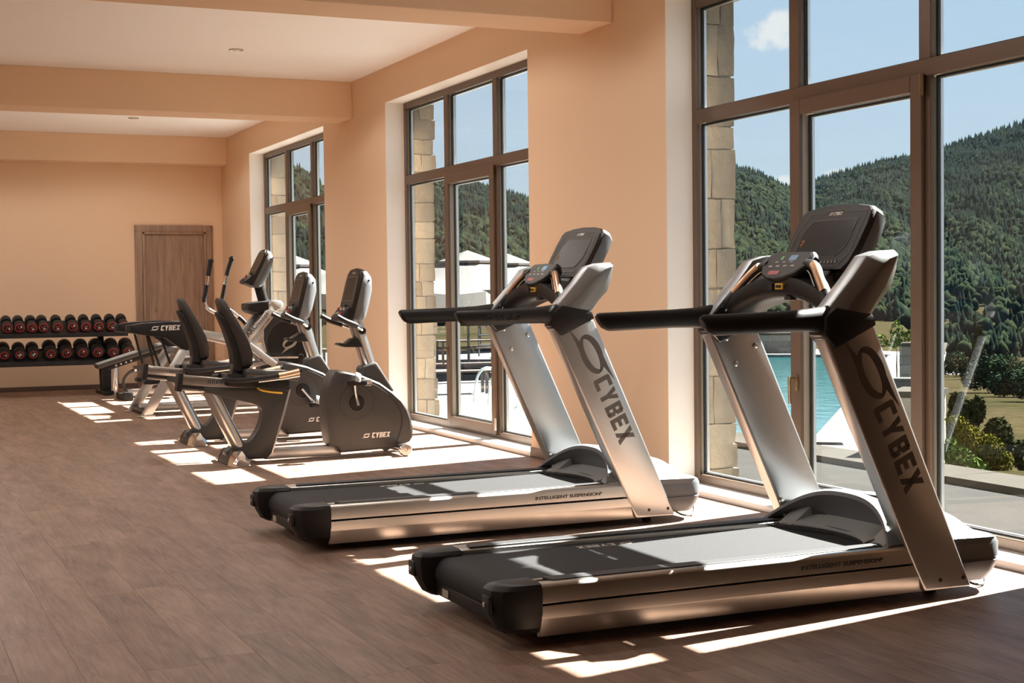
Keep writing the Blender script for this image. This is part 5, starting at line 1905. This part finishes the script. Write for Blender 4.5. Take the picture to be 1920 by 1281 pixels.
build_table(8.6, 32.5, R(-8), 2.4, 0.8, 0.74, 'long slatted table behind the stone window jamb', 'table', 'terrace_table')

# pool ladder
ld = empty('pool_ladder', (9.74, 23.05, GT))
tag(ld, 'pale curved pool ladder rails on the terrace', 'pool ladder')
for dy in (-0.32, 0.32):
    pth = catmull([(-0.02, dy, 0.0), (0.02, dy, 0.38), (0.10, dy, 0.60), (0.26, dy, 0.68), (0.42, dy, 0.58), (0.50, dy, 0.34), (0.52, dy, 0.0)], 6)
    r_ = tube('rail', pth, 0.024, mat('ladder_steel', (0.62, 0.72, 0.74), 0.35, 0.3), ld, seg=10)
    lathe('base_flange', [(0.06, 0), (0.06, 0.015), (0.03, 0.02)], STEEL, r_, origin=(-0.02, dy, 0), seg=14)
    lathe('base_flange', [(0.06, 0), (0.06, 0.015), (0.03, 0.02)], STEEL, r_, origin=(0.52, dy, 0), seg=14)

# ------------------------------------------------------------------ land
RIDGE = [(-30, 4.5), (0, 4.6), (10, 5.2), (14, 5.1), (15.9, 4.70), (16.7, 4.10), (18, 4.0), (20.0, 4.35), (20.85, 4.36), (22.1, 4.30), (23.57, 3.82), (24.83, 3.42), (27, 3.7), (30, 4.4), (32.9, 4.52), (33.8, 4.25), (35.2, 3.50), (36.2, 3.95), (38.6, 4.58), (39.7, 4.75), (40.85, 5.02), (43.2, 5.70), (46, 6.3), (52, 7.0), (60, 6.8), (80, 5.5), (110, 5.0)]
RP = np.array(RIDGE)
R_RIDGE = 1700.0
R_FOOT = 480.0

def smooth(a, b, x):
    t = np.clip((x - a) / (b - a), 0, 1)
    return t * t * (3 - 2 * t)

def land_z(az, r):
    """height over the gym floor for azimuth (deg) and distance (m) arrays"""
    ridge = np.tan(np.radians(np.interp(az, RP[:, 0], RP[:, 1]))) * R_RIDGE + CAM_Z
    zr = np.interp(r, [0, 9, 10.5, 14.0, 16.5, 24, 35, 60, 100, 180, 300, 480], [-0.25, -0.22, -0.20, -0.48, -0.95, -2.6, -3.4, -4.4, -6.4, -9.8, -15.0, -21.0])
    zl = np.interp(r, [0, 52, 62, 100, 180, 300, 480], [-2.6, -2.6, -4.6, -6.5, -8.0, -9.5, -9.0])
    near = zr + (zl - zr) * (1 - smooth(38.9, 40.6, az))
    base300 = -21.0 + 12.0 * (1 - smooth(38.9, 40.6, az))
    t = np.clip((r - R_FOOT) / (R_RIDGE - R_FOOT), 0, 1)
    mt = base300 + (ridge - base300) * (0.75 * t + 0.25 * t * t)
    bump = 8.0 * np.sin(az * 1.9 + r * 0.012) * np.sin(r * 0.017 + az * 0.6) * np.clip((r - R_FOOT - 20) / 400, 0, 1) * np.clip((R_RIDGE - r) / 200, 0, 1)
    z = np.where(r <= R_FOOT, near, mt + bump)
    z = np.where(r > R_RIDGE, ridge - (r - R_RIDGE) * 0.35, z)
    return z

def land_mat():
    m = bpy.data.materials.new('dry_meadow_and_forest_floor')
    m.use_nodes = True
    nt = m.node_tree
    N, L = nt.nodes.new, nt.links.new
    b = nt.nodes['Principled BSDF']
    b.inputs['Roughness'].default_value = 1.0
    b.inputs['Specular IOR Level'].default_value = 0.0
    tc = N('ShaderNodeTexCoord')
    n1 = N('ShaderNodeTexNoise')
    n1.inputs['Scale'].default_value = 0.035
    n1.inputs['Detail'].default_value = 9
    n1.inputs['Roughness'].default_value = 0.68
    L(tc.outputs['Object'], n1.inputs['Vector'])
    n2 = N('ShaderNodeTexNoise')
    n2.inputs['Scale'].default_value = 1.6
    n2.inputs['Detail'].default_value = 8
    n2.inputs['Roughness'].default_value = 0.7
    L(tc.outputs['Object'], n2.inputs['Vector'])
    r1 = N('ShaderNodeValToRGB')
    e = r1.color_ramp.elements
    e[0].position = 0.30
    e[0].color = (0.020, 0.026, 0.012, 1)
    e[1].position = 0.48
    e[1].color = (0.055, 0.046, 0.026, 1)
    L(n1.outputs['Fac'], r1.inputs[0])
    r2 = N('ShaderNodeValToRGB')
    e = r2.color_ramp.elements
    e[0].position = 0.3
    e[0].color = (0.35 * EXT, 0.38 * EXT, 0.35 * EXT, 1)
    e[1].position = 0.75
    e[1].color = (1.25 * EXT, 1.2 * EXT, 1.1 * EXT, 1)
    L(n2.outputs['Fac'], r2.inputs[0])
    mx = N('ShaderNodeMix')
    mx.data_type = 'RGBA'
    mx.blend_type = 'MULTIPLY'
    mx.inputs['Factor'].default_value = 1.0
    L(r1.outputs[0], mx.inputs['A'])
    L(r2.outputs[0], mx.inputs['B'])
    L(mx.outputs['Result'], b.inputs['Base Color'])
    return m

def build_land():
    az = np.concatenate([np.arange(-30, 10, 4.0), np.arange(10, 50, 0.25), np.arange(50, 112, 4.0)])
    rr = np.concatenate([np.array([0.0, 5, 7.25, 8.0, 9, 10.5, 12, 14, 16.5, 20, 24, 35, 45, 52, 62, 80, 100, 140, 180, 240, 300]), np.arange(340, 1701, 40), np.array([1710, 1760, 2000])])
    A, Rr = np.meshgrid(az, rr, indexing='ij')
    Z = land_z(A, Rr)
    X = Rr * np.sin(np.radians(A))
    Y = Rr * np.cos(np.radians(A))
    # keep clear of the house and its strip
    Z = np.where((X < 7.2) & (Y < 21), -3.2, Z)
    n, m = A.shape
    co = np.stack([X, Y, Z], -1).reshape(-1, 3)
    faces = []
    for i in range(n - 1):
        for j in range(1, m - 1):
            a = i * m + j
            faces.append((a, a + m, a + m + 1, a + 1))
    me = bpy.data.meshes.new('ground_valley')
    me.from_pydata(co.tolist(), [], faces)
    me.update()
    o = new_obj('ground_valley', me, None, land_mat(), smooth=60)
    tag(o, 'dry meadow valley and mountain slopes seen through the windows', kind='structure')
build_land()

def leaf_mat(name, dark, light, attr=True):
    m = bpy.data.materials.new(name)
    m.use_nodes = True
    nt = m.node_tree
    N, L = nt.nodes.new, nt.links.new
    b = nt.nodes['Principled BSDF']
    b.inputs['Roughness'].default_value = 0.8
    b.inputs['Specular IOR Level'].default_value = 0.0
    at = N('ShaderNodeAttribute')
    at.attribute_name = 'tint'
    rp = N('ShaderNodeValToRGB')
    rp.color_ramp.elements[0].color = tuple(v * EXT for v in dark) + (1,)
    rp.color_ramp.elements[1].color = tuple(v * EXT for v in light) + (1,)
    L(at.outputs['Fac'], rp.inputs[0])
    L(rp.outputs[0], b.inputs['Base Color'])
    return m

def ico(level=1):
    bm = bmesh.new()
    bmesh.ops.create_icosphere(bm, subdivisions=level, radius=1.0)
    v = np.array([p.co[:] for p in bm.verts])
    f = np.array([[q.index for q in t.verts] for t in bm.faces])
    bm.free()
    return v, f

def build_forest():
    rng = np.random.default_rng(7)
    V0, F0 = ico(1)
    # conifer: three stacked cones
    cv, cf = [], []
    for z0, z1, rad in ((0.10, 0.55, 0.26), (0.32, 0.78, 0.20), (0.55, 1.0, 0.13)):
        b = len(cv)
        for k in range(6):
            cv.append((rad * math.cos(k * PI / 3), rad * math.sin(k * PI / 3), z0))
        cv.append((0, 0, z1))
        for k in range(6):
            cf.append((b + k, b + (k + 1) % 6, b + 6))
    cv, cf = np.array(cv), np.array(cf)
    verts, faces, tint = [], [], []
    off = 0
    N = 60000
    az = np.concatenate([rng.uniform(14, 19, int(N * .10)), rng.uniform(19, 27, int(N * .22)), rng.uniform(27, 31, int(N * .06)), rng.uniform(31, 47, int(N * .62)), rng.uniform(47, 68, 16000), rng.uniform(4, 14, 5000)])
    u = rng.random(len(az)) ** 1.15
    r = 440 + (R_RIDGE + 8 - 440) * u
    z = land_z(az, r)
    x = r * np.sin(np.radians(az))
    y = r * np.cos(np.radians(az))
    for i in range(len(az)):
        el = math.degrees(math.atan2(z[i] - CAM_Z, r[i]))
        nz = noise.noise(Vector((x[i] * 0.008, y[i] * 0.008, 3.0)))
        nz2 = noise.noise(Vector((x[i] * 0.004, y[i] * 0.004, 9.0)))
        if el < -0.6 and nz < 0.12 + (0.22 if az[i] > 39 else 0.0) and rng.random() < 0.85:
            continue
        if nz > 0.48 and rng.random() < 0.85:
            continue
        if 18 < az[i] < 26 and nz2 > 0.10 and el < 2.6 and rng.random() < 0.75:
            continue
        conif = rng.random() < (0.40 + 0.8 * nz2 if r[i] < R_RIDGE - 60 else 0.8)
        if conif:
            h = rng.uniform(8, 14) * min(1.0, 0.45 + r[i] / 1800)
            P = cv * np.array([h * 0.85, h * 0.85, h])
            f = cf
            t = rng.uniform(0.0, 0.40)
        else:
            h = rng.uniform(6.0, 10.5) * min(1.0, 0.40 + r[i] / 1700)
            jit = 1 + 0.32 * np.sin(V0 @ rng.normal(size=(3,)) * 5.0 + rng.random() * 6)[:, None] * 0.8
            P = V0 * jit * np.array([h * 0.42, h * 0.42, h * 0.5]) + np.array([0, 0, h * 0.48])
            f = F0
            t = rng.uniform(0.35, 1.0)
        a = rng.random() * 6.28
        ca, sa = math.cos(a), math.sin(a)
        P = np.stack([P[:, 0] * ca - P[:, 1] * sa, P[:, 0] * sa + P[:, 1] * ca, P[:, 2]], -1) + np.array([x[i], y[i], z[i] - 0.6])
        verts.append(P)
        faces.append(f + off)
        tint.append(np.full(len(P), t))
        off += len(P)
    v = np.concatenate(verts)
    f = np.concatenate(faces)
    t = np.concatenate(tint).astype(np.float32)
    me = bpy.data.meshes.new('forest')
    me.vertices.add(len(v))
    me.vertices.foreach_set('co', v.astype(np.float32).ravel())
    me.loops.add(f.size)
    me.loops.foreach_set('vertex_index', f.astype(np.int32).ravel())
    me.polygons.add(len(f))
    me.polygons.foreach_set('loop_start', np.arange(0, f.size, 3, dtype=np.int32))
    me.polygons.foreach_set('loop_total', np.full(len(f), 3, dtype=np.int32))
    at = me.attributes.new('tint', 'FLOAT', 'POINT')
    at.data.foreach_set('value', t)
    me.update()
    me.validate()
    o = new_obj('forest', me, None, leaf_mat('forest_leaves', (0.006, 0.012, 0.011), (0.022, 0.030, 0.014)), smooth=0)
    tag(o, 'dense mixed forest covering the mountain slopes', None, kind='stuff')
build_forest()

def leaf_cloud(name, parent, blobs, count, size, m, seed, long=1.0):
    """many small single leaves spread over rounded clumps"""
    rng = np.random.default_rng(seed)
    V, F, T = [], [], []
    off = 0
    tot = sum(b[3] * b[4] for b in blobs)
    for cx, cy, cz, rad, rz in blobs:
        k = int(count * rad * rz / tot)
        d = rng.normal(size=(k, 3))
        d /= np.linalg.norm(d, axis=1)[:, None]
        rr = rng.uniform(0.55, 1.05, k) ** 0.6
        p = d * rr[:, None] * np.array([rad, rad, rz]) + np.array([cx, cy, cz])
        n = d + rng.normal(size=(k, 3)) * 0.6
        n /= np.linalg.norm(n, axis=1)[:, None]
        a = np.cross(n, rng.normal(size=(k, 3)))
        a /= np.linalg.norm(a, axis=1)[:, None]
        b = np.cross(n, a)
        s = size * rng.uniform(0.6, 1.3, k)[:, None]
        q = np.stack([p - a * s * long, p + b * s * 0.45 + n * s * 0.1, p + a * s * long, p - b * s * 0.45 + n * s * 0.1], 1)
        V.append(q.reshape(-1, 3))
        F.append(np.arange(4 * k).reshape(-1, 4) + off)
        T.append(np.repeat(np.clip(rng.normal(0.5, 0.25, k), 0, 1), 4))
        off += 4 * k
    v, f, t = np.concatenate(V), np.concatenate(F), np.concatenate(T).astype(np.float32)
    me = bpy.data.meshes.new(name)
    me.vertices.add(len(v))
    me.vertices.foreach_set('co', v.astype(np.float32).ravel())
    me.loops.add(f.size)
    me.loops.foreach_set('vertex_index', f.astype(np.int32).ravel())
    me.polygons.add(len(f))
    me.polygons.foreach_set('loop_start', np.arange(0, f.size, 4, dtype=np.int32))
    me.polygons.foreach_set('loop_total', np.full(len(f), 4, dtype=np.int32))
    at = me.attributes.new('tint', 'FLOAT', 'POINT')
    at.data.foreach_set('value', t)
    me.update()
    o = new_obj(name, me, parent, m, smooth=0)
    o['kind'] = 'stuff'
    return o

BARK = mat('bark', (0.07, 0.05, 0.035), 0.9, noise_amt=0.3, bump=0.3)
YLEAF = leaf_mat('yellow_green_leaves', (0.030, 0.042, 0.006), (0.150, 0.130, 0.022))
DLEAF = leaf_mat('dark_juniper_leaves', (0.008, 0.014, 0.006), (0.045, 0.055, 0.020))
FLEAF = leaf_mat('fresh_green_leaves', (0.030, 0.060, 0.012), (0.130, 0.190, 0.050))
MLEAF = leaf_mat('blue_green_tree_leaves', (0.012, 0.026, 0.016), (0.055, 0.085, 0.045))

def polar(az, r, dz=0.0):
    z = float(land_z(np.array([az], float), np.array([r], float))[0])
    return (r * math.sin(R(az)), r * math.cos(R(az)), z + dz)

def plant(name, label, cat, base, blobs, count, size, m, seed, stems=4, long=1.0, group=None):
    root = empty(name, base)
    tag(root, label, cat, group)
    rng = random.Random(seed)
    top = max(b[2] for b in blobs)
    for k in range(stems):
        b = blobs[k % len(blobs)]
        tube('stem', catmull([(rng.uniform(-.1, .1) * b[3], rng.uniform(-.1, .1) * b[3], -0.05), (b[0] * 0.5, b[1] * 0.5, b[2] * 0.5), (b[0], b[1], b[2] + b[4] * 0.3)], 3), [0.03 * b[3] + 0.006] * 4 + [0.012 * b[3] + 0.004] * 3, BARK, root, seg=6)
    leaf_cloud('foliage', root, blobs, count, size, m, seed, long)
    return root

plant('shrub', 'round yellow green shrub on the dry grass beyond the parapet', 'shrub', polar(41.45, 14.0, -0.05), [(0.0, 0, 0.24, 0.22, 0.24), (-0.12, 0.1, 0.28, 0.18, 0.22), (0.15, -0.12, 0.20, 0.19, 0.19), (-0.04, 0.05, 0.42, 0.13, 0.13), (0.24, -0.20, 0.13, 0.13, 0.12)], 8000, 0.019, YLEAF, 1)
plant('juniper_bush', 'dark juniper bush rising behind the yellow green shrub', 'shrub', polar(41.95, 16.2, 0.0), [(-0.12, 0.1, 0.55, 0.17, 0.36), (-0.16, 0.13, 0.84, 0.09, 0.14), (0.0, 0.0, 0.78, 0.08, 0.16), (0.16, -0.13, 0.45, 0.16, 0.26), (0.36, -0.32, 0.30, 0.13, 0.18), (0.46, -0.40, 0.2, 0.1, 0.16)], 6000, 0.024, DLEAF, 2, long=1.6)
plant('leafy_plant', 'small pale leafy plant by the stone pier', 'plant', polar(41.3, 11.7, -0.02), [(0, 0, 0.14, 0.12, 0.16), (0.08, -0.06, 0.10, 0.12, 0.12), (-0.05, 0.03, 0.26, 0.07, 0.10)], 900, 0.022, FLEAF, 3, long=1.3)
plant('laurel_plant', 'upright glossy leafy plant behind the fieldstone wall', 'plant', (18.55, 22.9, GT), [(0, 0, 1.12, 0.13, 0.22), (0.20, -0.16, 1.02, 0.15, 0.14), (-0.28, 0.22, 0.98, 0.16, 0.10), (0.0, 0.0, 0.9, 0.3, 0.1)], 420, 0.045, FLEAF, 4, long=1.4)
k = 0
for az, r, h, w, m_, lab in ((42.5, 120, 3.4, 3.4, MLEAF, 'broad blue green tree standing on the valley meadow'),
                              (43.4, 110, 2.4, 2.8, MLEAF, 'low round tree in the meadow beyond the juniper bush'),
                              (43.0, 150, 3.4, 3.2, MLEAF, 'round tree at the meadow edge in front of the forest'),
                              (41.2, 190, 3.6, 3.5, MLEAF, 'bushy tree below the road on the valley slope'),
                              (44.6, 100, 3.0, 3.6, MLEAF, 'wide tree standing apart at the end of the meadow')):
    k += 1
    plant('tree', lab, 'tree', polar(az, r, -0.2), [(0, 0, h * 0.55, w * 0.42, h * 0.42), (w * 0.3, -w * 0.25, h * 0.42, w * 0.34, h * 0.32), (-w * 0.3, w * 0.25, h * 0.45, w * 0.34, h * 0.34)], 2600, 0.16, m_, 20 + k)
# one tall spruce by the road
sp = empty('spruce_tree', polar(42.0, 175, -0.3))
tag(sp, 'single tall dark spruce beside the valley road', 'tree')
tube('trunk', [(0, 0, 0), (0, 0, 6)], [0.2, 0.08], BARK, sp, seg=8)
leaf_cloud('foliage', sp, [(0, 0, 1.6 + 0.85 * k, 1.35 - 0.21 * k, 0.7) for k in range(6)], 2600, 0.22, DLEAF, 31, 1.4)

# valley road
rd = [polar(a, 205 + 4 * (a - 40), 0.15) for a in np.arange(39.5, 52, 0.5)]
bm = bmesh.new()
prev = None
for p in rd:
    d = Vector((p[0], p[1], 0)).normalized()
    a = bm.verts.new(Vector(p) - d * 2.2)
    b = bm.verts.new(Vector(p) + d * 2.2 + Vector((0, 0, 0.15)))
    a2 = bm.verts.new(Vector(p) - d * 2.2 - Vector((0, 0, 0.5)))
    if prev:
        bm.faces.new((prev[0], a, b, prev[1]))
        bm.faces.new((prev[2], a2, a, prev[0]))
    prev = (a, b, a2)
o = fin('road', bm, omat('dusty_road', (0.16, 0.145, 0.12), 0.95), smooth=0)
tag(o, 'pale dusty road crossing the valley below the forest', None, kind='structure')

# thin summer haze lying over the valley
hm = bpy.data.materials.new('valley_haze')
hm.use_nodes = True
nt = hm.node_tree
nt.nodes.clear()
ho = nt.nodes.new('ShaderNodeOutputMaterial')
hv = nt.nodes.new('ShaderNodeVolumeScatter')
hv.inputs['Color'].default_value = (0.45, 0.72, 1.0, 1)
hv.inputs['Density'].default_value = 0.65e-5
nt.links.new(hv.outputs[0], ho.inputs['Volume'])
hz = box('exterior_haze', 30, 2000, 52, 2100, -60, 520, hm)
tag(hz, 'thin bluish summer haze over the forested valley', None, kind='stuff')
